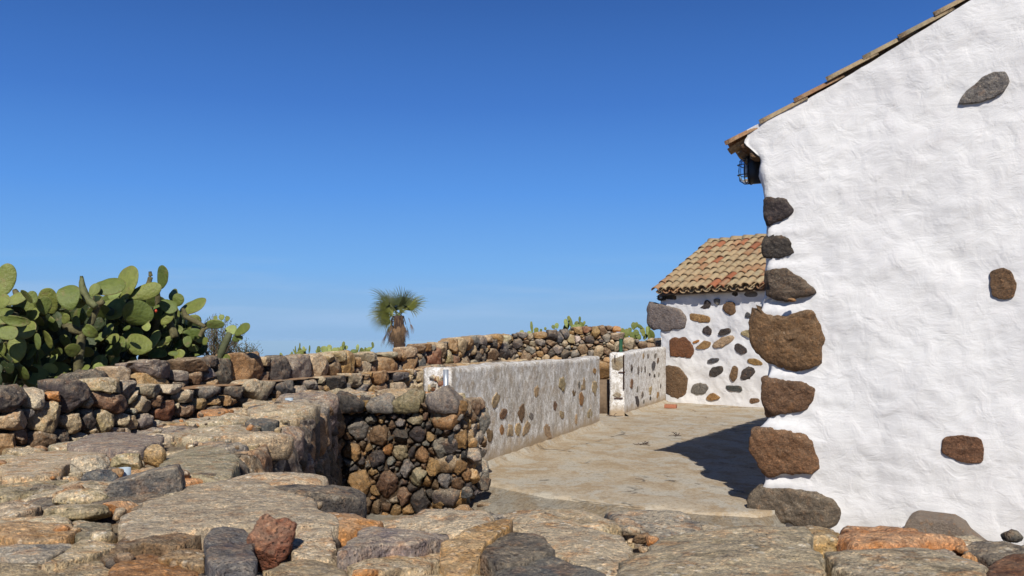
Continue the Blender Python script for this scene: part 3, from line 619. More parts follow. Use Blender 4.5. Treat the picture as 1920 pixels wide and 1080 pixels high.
for i, (x, y, z, r, t_) in enumerate([(890,855,8.35,.10,'pu'),(885,893,8.3,.085,'oc'),(905,905,8.5,.08,'dk'),(873,925,8.1,.06,'bl'),(885,830,8.4,.06,'oc')]):
    c = PD(x, y, z); Vv, Fc = rock(c, (r * 2.1, r * 1.8, r * 1.9), rng, rng.uniform(0, 3)); put('end_boulder', Vv, Fc, M_STONE, wall1, tintv(t_, rng))

# loose things lying on the wall
def loose(name, px0, px1, pytop, pybot, depth_r, t_, label, z0=None, rot=0, tilt=(0, 0), boxy=.75, cuts=7, group=None, cat='stone', mat=None):
    z0 = TOP if z0 is None else z0; base = P((px0 + px1) / 2, pybot, z0); dd = base[1]; w_ = (px1 - px0) / F * dd
    dp = w_ * depth_r; h_ = max(.02, ((pybot - pytop) * dd / F) - dp * (EYE - z0) / dd * .75)
    Vv, Fc = rock((base[0], base[1] + dp * .45, z0 + h_ * .42), (w_ * 1.04, dp, h_ * 1.12), rng, rot, tilt, 5 if w_ > .1 else 4, cuts, .06, boxy)
    o = put(name, Vv, Fc, mat or M_STONE, None, tintv(t_, rng)); return tag(o, label, cat, group)
# the long dark block, a broken prism
c = P(255, 936, .90); a = R(14); u = np.array([math.cos(a), math.sin(a), 0.0]); n_ = np.array([math.sin(a), -math.cos(a), 0.0])
pp = np.array([(-.118,.0),(-.108,.040),(-.09,.058),(-.02,.075),(.045,.092),(.105,.100),(.122,.07),(.128,.025),(.085,.004),(.03,-.006),(-.03,-.012),(-.08,-.018)])
Vv, Fc = stone(pp, c + np.array([0, .05, -.006]), u, (0, 0, 1), n_, .055, .085, rng, M=120, K=30, pw=22, rough=.022, cuts=2, cutdepth=.9, rnd=0, flat=True, bfac=.98, jag=.02)
tag(put('loose_stone', Vv, Fc, M_STONE, None, (.066, .070, .078, .55)), 'long dark grey basalt block with a flat dusty top, lying beside the big slab', 'stone')
LO = [(127,190,850,893,.8,'pl','pale cream wedge of stone with a bright flat left side, behind the bluish stone',.55,4),
 (200,266,847,884,.7,'ol','small olive brown hump of stone lying just above the pale pipe stub',.8,5),
 (148,213,876,921,.8,'bl','bluish purple angular stone between the cream wedge and the long dark block',.7,5),
 (46,103,906,933,.6,'dk','small blackish stone lying furthest left among the loose stones',.8,6),
 (86,190,911,961,.7,'tn','tan pitted lumpy stone just left of the long dark block',.85,7),
 (178,250,936,972,.7,'og','bright rusty orange stone tucked between the dark block and the big slab',.85,6),
 (76,188,942,982,.6,'ol','low wedge shaped stone with a brown split edge below the tan pitted stone',.6,4),
 (207,271,832,852,.7,'og','flat orange crusted stone behind the olive hump',.7,5),
 (265,304,830,879,.8,'oc','upright rounded ochre stone right of the olive hump',.85,6),
 (317,350,878,908,.8,'br','small dark red brown stone at the right end of the long dark block',.8,6),
 (350,402,885,903,.6,'dk','little dark grey chip between the flat coping slabs and the big slab',.6,5)]
for x0, x1, y0, y1, dr, t_, lab, bx, ct in LO: loose('loose_stone', x0, x1, y0, y1, dr, t_, lab, boxy=bx, cuts=ct)
# red brown upright stone
c = P(504, 1052, .90); pp = np.array([(-.053,-.01),(-.052,.045),(-.030,.082),(-.012,.108),(.0,.096),(.012,.088),(.03,.090),(.048,.082),(.054,.05),(.045,.015),(.02,-.01),(-.01,-.025)])
Vv, Fc = stone(pp * 1.02, c, (1, .1, 0), (0, .25, .97), (.1, -.97, .25), .03, .04, rng, M=80, K=18, pw=4, rough=.06, cuts=4, rnd=0)
tag(put('loose_stone', Vv, Fc, M_STONE, None, (.17, .062, .036, .25)), 'red brown jagged stone propped upright in the foreground beside a blue grey stone', 'stone')
for x0, x1, y0, y1, t_, lab in [(452,478,724,738,'br','small brown stone standing beside the short white pipe stub'),(553,594,730,750,'br','rounded brown stone behind the short pipe stub on the narrow wall top'),
      (560,592,746,762,'rb','red brown stone just right of the short pipe stub'),(512,540,748,764,'dk','dark split stone just left of the short pipe stub'),(1000,1030,970,985,'dk',None)][1:4]:
    loose('loose_stone', x0, x1, y0, y1, .8, t_, lab)

# pipe stubs and steel post
def pipe(name, base, h_, r, mat, label, wall=.003, cat='pipe', cap=False):
    o = thing(name, base, label, cat); n = 28; b = np.array(base); V = []; Fq = []
    prof = [(r, 0), (r, h_), (r - wall, h_ ), (r - wall, h_ * .2)] if not cap else [(r, 0), (r, h_ * .97), (r * .85, h_), (.001, h_ * 1.005)]
    for (rad, z) in prof: V += [[b[0] + rad * math.cos(2 * math.pi * k / n), b[1] + rad * math.sin(2 * math.pi * k / n), b[2] + z] for k in range(n)]
    for i in range(len(prof) - 1): Fq += [[i * n + k, i * n + (k + 1) % n, (i + 1) * n + (k + 1) % n, (i + 1) * n + k] for k in range(n)]
    put('pipe_wall', np.array(V), qt(np.array(Fq)), mat, o, smooth=True)
    if not cap:
        q = [[b[0] + (r - wall) * math.cos(2 * math.pi * k / n), b[1] + (r - wall) * math.sin(2 * math.pi * k / n), b[2] + h_ * .25] for k in range(n)]
        put('dirt_fill', np.array(q + [[b[0], b[1], b[2] + h_ * .25]]), np.array([[k, (k + 1) % n, n] for k in range(n)]), M_DIRT, o)
    return o
c = PD(836, 734, 8.9); pipe('metal_post', (c[0], c[1], .88), c[2] + .215 - .88, .026, M_ZINC, 'short galvanised steel post on the wall top against the end of the peeling white wall', cat='post')
c = P(542, 765, .88); pipe('pipe_stub', (c[0], c[1], .87), .088, .031, M_PVC, 'short open white pipe stub poking up between slabs on the narrow wall top')
c = P(229, 893, .88); pipe('pipe_stub', (c[0], c[1] + .02, .86), .050, .024, M_PVC, 'pale blue plastic pipe end half buried under the olive stone behind the long dark block')

# ------------------------------------------------------------------ back walls
def rubble_wall(name, label, A, B, z0, ztop, thick, seeds, sizes, pal, aspect, rng, protr=(.05, .11), gap=.02, tries=700, M=26, K=9, corez=None, minz=None, k=.84, most=96, extra=None):
    w_ = thing(name, (A[0], A[1], z0), label, 'stone wall'); d, nr, L = facing(A, B)
    ns = max(int(L / .25), 3); ss = np.linspace(0, L, ns + 1); V = []
    for s in ss:
        zt = (ztop(s) if corez is None else corez(s)) - .06
        for off, z in ((-.07, z0), (-.07, zt), (-thick + .07, zt), (-thick + .07, z0)):
            q = np.array([A[0], A[1], 0]) + d * s + nr * off; V.append([q[0], q[1], z])
    V = np.array(V); Q = [[i * 4 + j, (i + 1) * 4 + j, (i + 1) * 4 + (j + 1) % 4, i * 4 + (j + 1) % 4] for i in range(ns) for j in range(4)] + [[0, 1, 2, 3], [ns * 4 + 3, ns * 4 + 2, ns * 4 + 1, ns * 4]]
    V[:, 2] += .02 * fbm(V * 3, 2) * (V[:, 2] > z0 + .1); put('earth_core', V, qt(np.array(Q)), M_DIRT, w_)
    its = []
    for s in pack(lambda x, y: (minz(x) if minz else z0) < y < ztop(x) - .03, (0, L, (z0 if minz is None else min(minz(s) for s in ss)), max(ztop(s) for s in ss)), seeds, rng, sizes, pal, aspect, gap, tries, k, ceil=lambda x: ztop(x) + .04):
        big = max(s['w'], s['h']); Vv, Fc = stone(s['poly'], (A[0], A[1], 0), d, (0, 0, 1), nr, rng.uniform(*protr) * (1 if s['seed'] or big > .2 else .6), min(thick * .6, .28) * (1 if big > .2 else .5), rng, M=M, K=K, pw=5, rough=.085, cuts=6, cutdepth=.58, bfac=.95, rnd=0, jag=.12)
        its.append((area(s['poly']), Vv, Fc, tintv(s['t'], rng)))
    if extra: its += extra(d, nr)
    add_stones(w_, its, 'stone', M_STONE, most); return w_
A3, B3 = (-5.5, 4.82), (.35, 23.13)
def slen(A, px, py): return PW(px, py, A3, B3)[0]
W3S = [(90,270,200,160,'dk'),(275,275,170,140,'pl'),(405,258,90,60,'og'),(525,245,215,235,'dk'),(120,430,195,130,'tn'),(355,420,230,210,'tn',.3),(545,455,150,130,'tn'),(645,430,100,150,'dk'),(655,300,50,80,'tn'),(840,170,220,120,'tn'),(945,195,170,105,'gr'),(1120,180,240,170,'gt'),(1300,150,185,140,'pl'),
 (830,300,330,140,'br',-.15),(1080,320,150,140,'tn'),(780,445,160,150,'tn'),(900,430,70,80,'tn'),(970,450,90,90,'tn'),(1070,430,110,110,'gr'),(1240,360,150,120,'rb'),(1370,360,140,80,'br'),(80,640,165,200,'oc'),(150,560,120,90,'br'),(330,590,240,140,'br'),(455,560,150,100,'dk'),(183,675,60,80,'tn'),(215,385,60,60,'gr'),
 (1370,258,220,80,'gt'),(1560,232,160,80,'gr'),(1740,228,160,80,'dk'),(1500,312,90,60,'oc'),(1600,297,90,50,'oc'),(1720,288,160,56,'oc'),(1160,290,80,70,'br')]
W3T = [(340,695,230,125,'gt'),(550,680,180,100,'bl'),(730,645,190,58,'gr'),(912,635,160,84,'dk'),(1075,612,190,80,'gt'),(1252,600,160,80,'oc'),(1405,590,140,62,'bl'),(1550,585,150,70,'tn'),(100,765,100,60,'oc'),(430,780,90,45,'oc'),(1190,680,70,50,'oc'),(1260,660,90,60,'br'),(1100,690,90,70,'bl'),(1010,665,120,46,'bl')]
sd3 = seeds_px(W3S, A3, B3, 0, 680, 4) + seeds_px(W3T, A3, B3, 400, 560, 4)
def top3(s):
    y = A3[1] + (B3[1] - A3[1]) * s / 19.22; return float(np.interp(y, [5, 8, 9.2, 9.9, 12, 24], [1.02, .98, .99, .87, .88, .90]))
rubble_wall('dry_stone_wall', 'long dry stone wall of dark and tan boulders below the prickly pears, topped by an earth ledge', A3, B3, LOW, top3, .75, sd3, (.42, .28, .19, .12), ['gt', 'br', 'tn', 'oc', 'gr', 'dk', 'tn'], (.4, .75), rng, (.05, .13), .018, 700, 34, 11)
# sandy ledge on the lower course
d3, n3, L3 = facing(A3, B3); V = []; ss = np.linspace(5.4, L3, 110)
for s in ss:
    for off in (-.02, -.14, -.28, -.42, -.7): q = np.array([A3[0], A3[1], 0]) + d3 * s + n3 * off; V.append([q[0], q[1], top3(s) - .025 + .012 * (off < -.1)])
V = np.array(V); V[:, 2] += .012 * fbm(V * 6, 3, 4); Q = np.array([[i * 5 + k, i * 5 + k + 1, (i + 1) * 5 + k + 1, (i + 1) * 5 + k] for i in range(109) for k in range(4)])
M_LEDGE = earth_material('orange earth ledge', (.34, .19, .10), (.34, .24, .15), 5, .01, 70)
ow = bpy.data.objects['dry_stone_wall.001']; put('earth_ledge', V, Q, M_LEDGE, ow)

off4 = -.32 * n3; A4 = (A3[0] + off4[0] + d3[0] * 4.6, A3[1] + off4[1] + d3[1] * 4.6); B4 = (B3[0] + off4[0], B3[1] + off4[1])
W4S = [(-108,528,340,128,'pu'),(-35+215,-999,1,1,'dk')][:1]
W4S = [(-430,528,340,132,'pu'),(-142,500,220,92,'br'),(-130,590,110,80,'br'),(68,560,128,190,'dk'),(265,520,268,218,'oc'),(480,540,150,150,'dk'),(645,525,182,190,'pu'),(785,515,118,150,'tn'),(905,520,130,140,'br'),(1010,495,120,165,'oc'),(1125,520,110,88,'gt'),(1300,502,218,108,'oc'),(1465,495,125,95,'oc'),
 (1560,482,66,88,'bl'),(1655,458,108,140,'rb'),(1780,455,130,100,'tn'),(1160,438,200,56,'gt'),(1310,424,150,34,'gt'),(1465,404,175,68,'tn'),(1605,366,80,44,'oc'),(390,470,70,60,'tn'),(960,430,110,60,'tn')]
W4R = [(40,455,70,80,'br'),(130,470,150,90,'br'),(190,380,130,60,'tn'),(220,440,60,70,'dk'),(335,425,140,110,'br'),(415,400,80,100,'bl'),(555,395,170,140,'oc'),(670,400,66,80,'wt'),(380,300,120,70,'oc'),(305,300,50,40,'tn'),(450,310,70,50,'pl'),(500,310,50,40,'dk')]
sd4 = seeds_px(W4S, A4, B4, 400, 560, 4) + seeds_px(W4R, A4, B4, 840, 560, 4); L4 = math.hypot(B4[0] - A4[0], B4[1] - A4[1])
def top4(s):
    y = A4[1] + (B4[1] - A4[1]) * s / L4; return float(np.interp(y, [9, 9.8, 11, 12, 13.2, 14, 16, 18, 20, 23], [.98, 1.08, 1.20, 1.20, 1.15, 1.19, 1.21, 1.33, 1.46, 1.55]))
rubble_wall('dry_stone_wall', 'row of large upright purple, black and ochre stones standing on the ledge below the palm', A4, B4, .5, top4, .45, sd4, (.62, .42, .28, .16), ['br', 'tn', 'oc', 'gr', 'dk'], (.32, .6), rng, (.06, .12), .016, 600, 34, 11, corez=lambda s: top4(s) - .12, minz=lambda s: .86)
A5, B5 = (-.5, 22.9), (5.2, 24.5); L5 = math.hypot(5.7, 1.6)
def top5(s):
    x = A5[0] + 5.7 * s / L5; return float(np.interp(x, [-.5, .2, .6, 1.4, 2.2, 2.75, 2.85, 3.5, 5.2], [1.45, 1.60, 1.58, 1.70, 1.78, 1.76, 1.46, 1.44, 1.5]))
W5S = [(985,235,90,60,'oc'),(1040,225,100,50,'rb'),(1110,260,60,90,'oc'),(1165,240,60,70,'br'),(1210,215,60,40,'br'),(1265,230,50,40,'og'),(790,285,80,90,'dk'),(840,290,60,80,'bl'),(885,270,70,70,'bl'),(930,300,120,60,'tn'),(965,300,50,50,'wt'),(1060,300,80,60,'dk'),(1130,400,80,120,'tn'),(1190,290,80,60,'gr'),(1270,360,50,90,'gt'),(1370,345,110,80,'gt'),(780,330,120,40,'br'),(700,330,90,60,'gr'),(1010,380,80,70,'br'),(830,380,100,60,'gr'),(880,415,90,60,'dk'),(1190,460,80,50,'oc')]
rubble_wall('dry_stone_wall', 'tall brown rubble wall closing the terrace behind the gate gap, topped with rusty stones', A5, B5, LOW, top5, .6, seeds_px(W5S, A5, B5, 840, 560, 4), (.34, .24, .17, .12, .08), ['br', 'oc', 'tn', 'br', 'gt', 'dk', 'gr', 'oc'], (.45, .85), rng, (.06, .13), .02, 800, 20, 7, minz=lambda s: .2)
# big lone boulder on end of that wall beside the hut
c = PD(1238, 645, 21.6); Vv, Fc = rock((c[0] + .02, c[1], c[2] - .05), (.36, .4, .5), rng); tag(put('boulder', Vv, Fc, M_STONE, None, tintv('br', rng)), 'brown boulder wedged against the hut corner at the end of the cream wall', 'stone')

# block seen through the gate gap: an earth coloured masonry step with a large stone on it
st = thing('masonry_pier', (1.6, 17.9, 0), 'brown masonry pier with ochre stone on top, seen between the two white walls', 'pier')
V, Fc = prism([(1.15, 17.65), (1.86, 17.55), (1.98, 18.1), (1.25, 18.2)], -.1, .66, .1, .02, 6); put('pier_body', V, Fc, plain('brown earth render', (.21, .145, .09), .95, 0, .02, .4, 14), st)
Vv, Fc = rock((1.62, 17.85, .86), (.8, .45, .44), rng, .1); put('top_stone', Vv, Fc, M_STONE, st, tintv('oc', rng))

# ------------------------------------------------------------------ whitewashed terrace walls with inset stones
def rendered_wall(name, label, A, B, z0, ztA, ztB, thick, mat, seeds, pal, rng, step=.035, amp=.007, holes=None):
    w_ = thing(name, (A[0], A[1], 0), label, 'wall'); d, nr, L = facing(A, B); off = np.array([A[0], A[1], 0])
    per = [(s, 0.0) for s in np.arange(0, L, step)] + [(L, -t) for t in np.arange(0, thick, step)] + [(s, -thick) for s in np.arange(L, 0, -step * 3)] + [(0.0, -thick + t) for t in np.arange(0, thick, step)]
    per = np.array(per); n = len(per); nz = int((ztA - z0) / step); rows = []
    for j in range(nz + 1):
        t = j / nz; zt = ztA + (ztB - ztA) * per[:, 0] / L + .022 * fbm(np.c_[per[:, 0] * 1.7, per[:, 1] * 0, per[:, 0] * 0], 4, 31); z = z0 + (zt - z0) * t; q = off + per[:, :1] * d + per[:, 1:] * nr; q[:, 2] = z; rows.append(q)
    for ins_ in (.012, .05, .5):              # rounded arris and top
        q = rows[nz].copy(); cen = off + d * np.clip(per[:, :1], thick / 2, L - thick / 2) - nr * thick / 2; f = {.012: .12, .05: .35, .5: 1.0}[ins_]
        q[:, :2] += (cen[:, :2] - q[:, :2]) * f; q[:, 2] += {.012: .012, .05: .02, .5: .02}[ins_]; rows.append(q)
    V = np.vstack(rows); cen = (off + d * L / 2 - nr * thick / 2)
    ds = amp * (fbm(V * 2.2, 2, 2) + .7 * fbm(V * 9, 3, 3) + .4 * fbm(V * 26, 2, 4)); rel = V - (off + d * np.clip(((V - off) @ d), .1, L - .1)[:, None] - nr * thick / 2); rel[:, 2] = 0
    u_ = rel / (np.linalg.norm(rel, axis=1, keepdims=True) + 1e-6); top = np.arange(len(V)) >= (nz + 1) * n; V = V + u_ * ds[:, None] * (~top)[:, None]; V[:, 2] += ds * top
    mrows = len(rows); Q = np.array([[i * n + k, i * n + (k + 1) % n, (i + 1) * n + (k + 1) % n, (i + 1) * n + k] for i in range(mrows - 1) for k in range(n)])
    rcoat = put('render_coat', V, qt(Q), mat, w_)
    for (s, z, w0, h0, t_, a_) in seeds:
        p = sup(w0 * rng.uniform(.9, 1.35), h0 * rng.uniform(.9, 1.25), rng, int(rng.integers(5, 9)), .85, a_ + rng.uniform(-.25, .25)); Vv, Fc = stone(p + (s, z), off, d, (0, 0, 1), nr, rng.uniform(.006, .014), .06, rng, M=30, K=9, pw=8, rough=.07, cuts=2, flat=True, rnd=0, jag=.22)
        put('stone', Vv, Fc, M_STONE, rcoat, tintv(t_, rng) * np.array([1, 1, 1, .5]))
    return w_, d, nr, L
AW, BW = (-.62, 9.18), (1.47, 15.2)
WS = [(1100,545,28,50,'oc'),(855,640,46,86,'tn'),(980,640,22,56,'gr'),(1012,650,24,70,'tn'),(1096,665,40,100,'tn'),(662,695,38,66,'tn'),(945,700,24,70,'br'),(998,750,36,76,'oc'),(357,765,58,96,'tn'),(415,862,58,60,'br'),(550,855,50,120,'br',.1),(620,880,28,50,'gr'),(800,800,36,86,'br'),(853,868,30,52,'tn'),(960,905,18,66,'tn'),
      (1062,865,44,66,'tn'),(248,910,60,106,'dk',-.2),(405,985,32,70,'oc'),(467,985,34,76,'tn'),(523,975,34,90,'tn'),(588,975,48,74,'tn'),(745,1000,50,90,'tn',-.2),(308,1025,52,86,'br')]
ww, dW, nW, LW = rendered_wall('rendered_wall', 'long low wall with peeling grey and white limewash and inset stones, left of the gate gap', AW, BW, -.06, 1.095, 1.12, .30, M_WASH, seeds_px(WS, AW, BW, 840, 560, 4), None, rng)
# bare broken end of the wall
its = []
for i in range(26):
    z = rng.uniform(.80, 1.04); off = -rng.uniform(.03, .27); q = np.array([AW[0], AW[1], 0]) + nW * off - dW * .005; Vv, Fc = rock((q[0], q[1], z), (rng.uniform(.03, .09), .05, rng.uniform(.03, .10)), rng, sub=3); its.append((1, Vv, Fc, tintv(['tn', 'gr', 'pl', 'rb'][i % 4], rng)))
V, Fc, T = join([q[1:] for q in its]); tag(put('broken_end', V, Fc, M_STONE, ww, T), kind='stuff')
# rendered skirt at the foot
def skirt(A, B, w_, parent, z=.05):
    d, nr, L = facing(A, B); V = []; n = int(L / .08)
    for i in range(n + 1):
        for off, zz in ((-.03, z * 1.4), (.02, z), (w_ * .5, z * .45), (w_, -.012)): q = np.array([A[0], A[1], 0]) + d * (L * i / n) + nr * off; V.append([q[0], q[1], zz])
    V = np.array(V); V += .010 * np.c_[fbm(V * 7, 2, 1), fbm(V * 7, 2, 2), fbm(V * 7, 2, 3)]; Q = np.array([[i * 4 + k, i * 4 + k + 1, (i + 1) * 4 + k + 1, (i + 1) * 4 + k] for i in range(n) for k in range(3)]); put('skirting', V, Q, M_CONC, parent)
skirt(AW, BW, .10, ww)
AX, BX = (2.10, 16.95), (3.52, 20.75)
XS = [(1377,520,15,48,'dk'),(1427,537,16,50,'gr'),(1452,530,12,44,'gr'),(1476,527,12,40,'dk'),(1543,498,26,70,'bl'),(1555,430,19,42,'gr'),(1575,465,15,34,'br'),(1499,430,14,38,'gr'),(1463,430,12,34,'tn'),(1512,568,9,22,'dk'),(1549,577,14,22,'dk'),(1580,570,9,38,'gr'),(1377,640,20,62,'br'),(1420,678,14,42,'gr'),(1457,720,13,50,'gr'),
      (1516,688,17,44,'tn'),(1594,655,8,34,'dk'),(1418,770,27,68,'dk'),(1468,773,12,26,'gr'),(1517,747,11,26,'dk'),(1571,722,15,38,'oc'),]
wx, dX, nX, LX = rendered_wall('rendered_wall', 'shorter cream wall with small dark inset stones between the gate gap and the hut', AX, BX, -.06, 1.145, 1.25, .28, M_WASH2, seeds_px(XS, AX, BX, 840, 560, 4), None, rng)
skirt(AX, BX, .12, wx)
def bar(pts, r, name, mat, parent, n=8): V, Fc = tube(pts, r, n); return put(name, V, Fc, mat, parent)
def onX(px, py, out=.025): s, z = PW(px, py, AX, BX); q = np.array([AX[0], AX[1], 0]) + dX * s + nX * out; return [q[0], q[1], z]
eX = np.array([AX[0], AX[1], 0.0])            # the bare end of the wall, facing the gate gap
def onE(px, py, out=.02): s_, z = PW(px, py, (AX[0], AX[1]), (AX[0] - nX[0] * .28, AX[1] - nX[1] * .28)); return (eX - nX * s_ - dX * out + np.array([0, 0, z])).tolist()
bar([onE(1170.0, 665.5), onE(1170.0, 730)], .013, 'iron_bar', M_RUST, wx); bar([onE(1153.5, 665.5), onE(1153.5, 680)], .010, 'iron_bar', M_RUST, wx)
bar([onE(1160, 698), onE(1173, 698)], .010, 'iron_bar', M_RUST, wx); bar([onE(1152, 746.5), onE(1168, 746.5)], .012, 'iron_bar', M_RUST, wx)
p = np.array([(.03, 1.14), (.0, .98), (.05, .86), (.14, .80), (.22, .84), (.25, .95), (.24, 1.14)])
Vv, Fc = stone(p, eX, -nX, (0, 0, 1), -dX, .012, .05, rng, M=50, K=12, pw=8, rough=.04); put('bare_patch', Vv, Fc, M_RUBCONC, wx)
p = np.array([(.05, .40), (.10, .33), (.2, .32), (.24, .40), (.16, .47)]); Vv, Fc = stone(p, eX, -nX, (0, 0, 1), -dX, .012, .05, rng, M=40, K=10, pw=8, rough=.05); put('bare_patch', Vv, Fc, M_RUBCONC, wx)
# green post
c = PD(1164, 636, 18.4); o = thing('fence_post', (c[0], c[1], 0), 'dark green square steel post rising behind the start of the cream wall', 'post')
V, Fc = box((c[0], c[1], (c[2] - .1) / 2), (.062, .062, c[2] + .1)); put('post_tube', V, Fc, M_GREEN, o, smooth=False); V, Fc = box((c[0], c[1], c[2] + .004), (.07, .07, .012)); put('post_cap', V, Fc, M_GREEN, o, smooth=False)

# ------------------------------------------------------------------ houses
def clay(rng):
    k = rng.random(); 
    if k < .66: return np.array([.38, .26, .145, rng.uniform(.5, 1)]) * np.r_[[rng.uniform(.85, 1.15)] * 3, 1]
    if k < .93: return np.array([.36, .185, .09, rng.uniform(.2, .7)]) * np.r_[[rng.uniform(.85, 1.1)] * 3, 1]
    return np.array([.34, .115, .05, rng.uniform(0, .4)]) * np.r_[[rng.uniform(.8, 1.1)] * 3, 1]
def roof_tile(O, S, E, N, r, L, up, rng, n=9, th=.013):
    """half barrel tile; S runs up the slope, E across, up=True for a cover tile"""
    O, S, E, N = (np.array(q, float) for q in (O, S, E, N)); V = []; m = 5
    sg = 1 if up else -1; j = rng.uniform(-.012, .012, 3); yaw = rng.uniform(-.03, .03)
    for i in range(m):
        t = i / (m - 1); rad = r * (1.06 - .16 * t) if up else r * (.94 + .08 * t)
        for q in (0, 1):
            for k in range(n):
                a = math.pi * k / (n - 1); rr_ = rad - q * th
                V.append(O + S * (L * t) + E * (rr_ * math.cos(a) + j[0] + yaw * L * t) + N * (sg * rr_ * math.sin(a) * .82 + (.028 if up else .0) * (1 - t) + j[1] * .7))
    Fq = []
    for i in range(m - 1):
        for k in range(n - 1):
            a, b = i * 2 * n, (i + 1) * 2 * n; Fq += [[a + k, a + k + 1, b + k + 1, b + k], [a + n + k, b + n + k, b + n + k + 1, a + n + k + 1]]
        for k in (0, n - 1): Fq.append([a + k, b + k, b + n + k, a + n + k])
    for a in (0, (m - 1) * 2 * n): Fq += [[a + k, a + n + k, a + n + k + 1, a + k + 1] for k in range(n - 1)]
    return np.array(V) , qt(np.array(Fq))
def tile_slope(O, E, S, N, width, length, rng, sp=.22, expo=.30, r=.098, first=0.0, lift=.045, ):
    ps = []; nc = int(round(width / sp)); nr_ = int(math.ceil(length / expo))
    for c in range(nc + 1):
        sag = .012 * math.sin(c * 1.3)
        for i in range(nr_):
            L_ = min(.42, length - i * expo + .05); base = O + E * (first + c * sp + rng.uniform(-.008, .008)) + S * (i * expo + rng.uniform(-.02, .02) - (.03 if i == 0 else 0)) + N * sag
            V, Fc = roof_tile(base + N * lift, S, E, N, r, L_, True, rng); ps.append((V, Fc, clay(rng)))
            if c < nc:
                V, Fc = roof_tile(base + E * sp / 2 + N * (lift + .01) - S * .015, S, E, N, r * .97, L_, False, rng); ps.append((V, Fc, clay(rng)))
    return ps
def house(name, label, C, g, s, Wg, Ls, z0, zE, tan_, mat, prof=None, fine=(2.6, .0), step=.03, amp=.016, roof_over=(.27, .05), seedn=0, overz=.03, lift=.045):
    rng = np.random.default_rng(100 + seedn); h_ = thing(name, (C[0], C[1], 0), label, 'house'); g = np.array([g[0], g[1], 0.0]); s = np.array([s[0], s[1], 0.0]); C3 = np.array([C[0], C[1], 0.0])
    def seq(L, f): 
        a = list(np.arange(0, min(f, L), step)); 
        if f < L: a += list(np.arange(max(f, 0), L, .25))
        return a
    pts = [(x, 0.0, 0, -1) for x in seq(Wg, fine[0])] + [(Wg, y, 1, 0) for y in np.arange(0, Ls, .3)] + [(Wg - x, Ls, 0, 1) for x in np.arange(0, Wg, .3)] + [(0.0, y, -1, 0) for y in seq(Ls, fine[1])[::-1]]
    pts = np.array(pts); 
    n = len(pts); nz = int((zE - z0) / step); V = []; W_ = []
    rad = .05
    zt = zE + tan_ * np.minimum(pts[:, 0], Wg - pts[:, 0])
    for j in range(nz + 1):
        t = j / nz; z = z0 + (zt - z0) * t; gg, ss_ = pts[:, 0].copy(), pts[:, 1].copy()
        q = np.c_[gg, ss_, z]; nx, ny = pts[:, 2], pts[:, 3]
        dc = np.hypot(gg, ss_); wgt = np.exp(-dc / .10)
        if prof is not None:
            pr = prof(z); q[:, 0] += pr * np.exp(-gg / .22) * (ss_ < .8) * np.exp(-ss_ / .4)
        # round the near corner
        rc = np.clip(1 - dc / rad, 0, 1); q[:, 0] += rc * .016; q[:, 1] += rc * .016
        w3 = C3 + q[:, :1] * g + q[:, 1:2] * s; w3[:, 2] = z
        nn = nx[:, None] * g + ny[:, None] * s; ds = amp * (1.2 * fbm(w3 * 1.1 + seedn, 2, 11) + .9 * fbm(w3 * np.array([3.5, 3.5, 5]), 3, 12) + .35 * fbm(w3 * 14, 2, 13))
        if prof is not None: ds = ds + bulge(z, gg) * (ny < 0)
        V.append(w3 + nn * ds[:, None] + (-g) * (wgt * .018 * fbm(w3 * 13, 3, 14))[:, None])
    V = np.vstack(V); Q = np.array([[i * n + k, i * n + (k + 1) % n, (i + 1) * n + (k + 1) % n, (i + 1) * n + k] for i in range(nz) for k in range(n)])
    wl = put('wall', V, qt(Q), mat, h_)
    ct = 1 / math.hypot(1, tan_); Sl = g * ct + np.array([0, 0, tan_ * ct]); Nn = -g * tan_ * ct + np.array([0, 0, ct]); ov = roof_over[0]
    O = C3 - g * ov - s * roof_over[1] + np.array([0, 0, zE - tan_ * ov + overz]); length = (Wg / 2 + ov) / ct
    ps = tile_slope(O, s, Sl, Nn, Ls + 2 * roof_over[1], length, rng, lift=lift, sp=.22 if lift > 0 else .15, r=.098 if lift > 0 else .060)
    Sr = -g * ct + np.array([0, 0, tan_ * ct]); Nr = g * tan_ * ct + np.array([0, 0, ct]); O2 = C3 + g * (Wg + ov) - s * roof_over[1] + np.array([0, 0, zE - tan_ * ov + overz])
    ps += tile_slope(O2, s, Sr, Nr, Ls + 2 * roof_over[1], length, rng)
    rz = zE + tan_ * Wg / 2 + overz + .05
    for i in range(int(Ls / .33) + 1):
        O3 = C3 + g * Wg / 2 - s * (roof_over[1] + .02) + s * (i * .33) + np.array([0, 0, rz]); V, Fc = roof_tile(O3, s, g, np.array([0, 0, 1.0]), .12, .42, True, rng); ps.append((V, Fc, clay(rng)))
    V, Fc, T = join(ps); rf = put('roof', V, Fc, M_TILE, h_, T)
    # boards under the tiles
    Vb = []
    for a in (0, 1):
        for gg in (-ov + .03, Wg / 2): 
            for ss_ in (0.10, Ls - .10):
                for dz in (0, .02):
                    q = C3 + g * (gg if a == 0 else Wg - gg) + s * ss_; Vb.append([q[0], q[1], zE + tan_ * gg + dz - .06 + min(lift, 0)])
    Qb = []
    for b0 in (0, 8): Qb += [[b0, b0 + 2, b0 + 6, b0 + 4], [b0 + 1, b0 + 5, b0 + 7, b0 + 3], [b0, b0 + 1, b0 + 3, b0 + 2], [b0 + 4, b0 + 6, b0 + 7, b0 + 5], [b0, b0 + 4, b0 + 5, b0 + 1], [b0 + 2, b0 + 3, b0 + 7, b0 + 6]]
    put('roof_deck', np.array(Vb), qt(np.array(Qb)), M_WOOD, rf, smooth=False)
    return h_, C3, g, s, wl
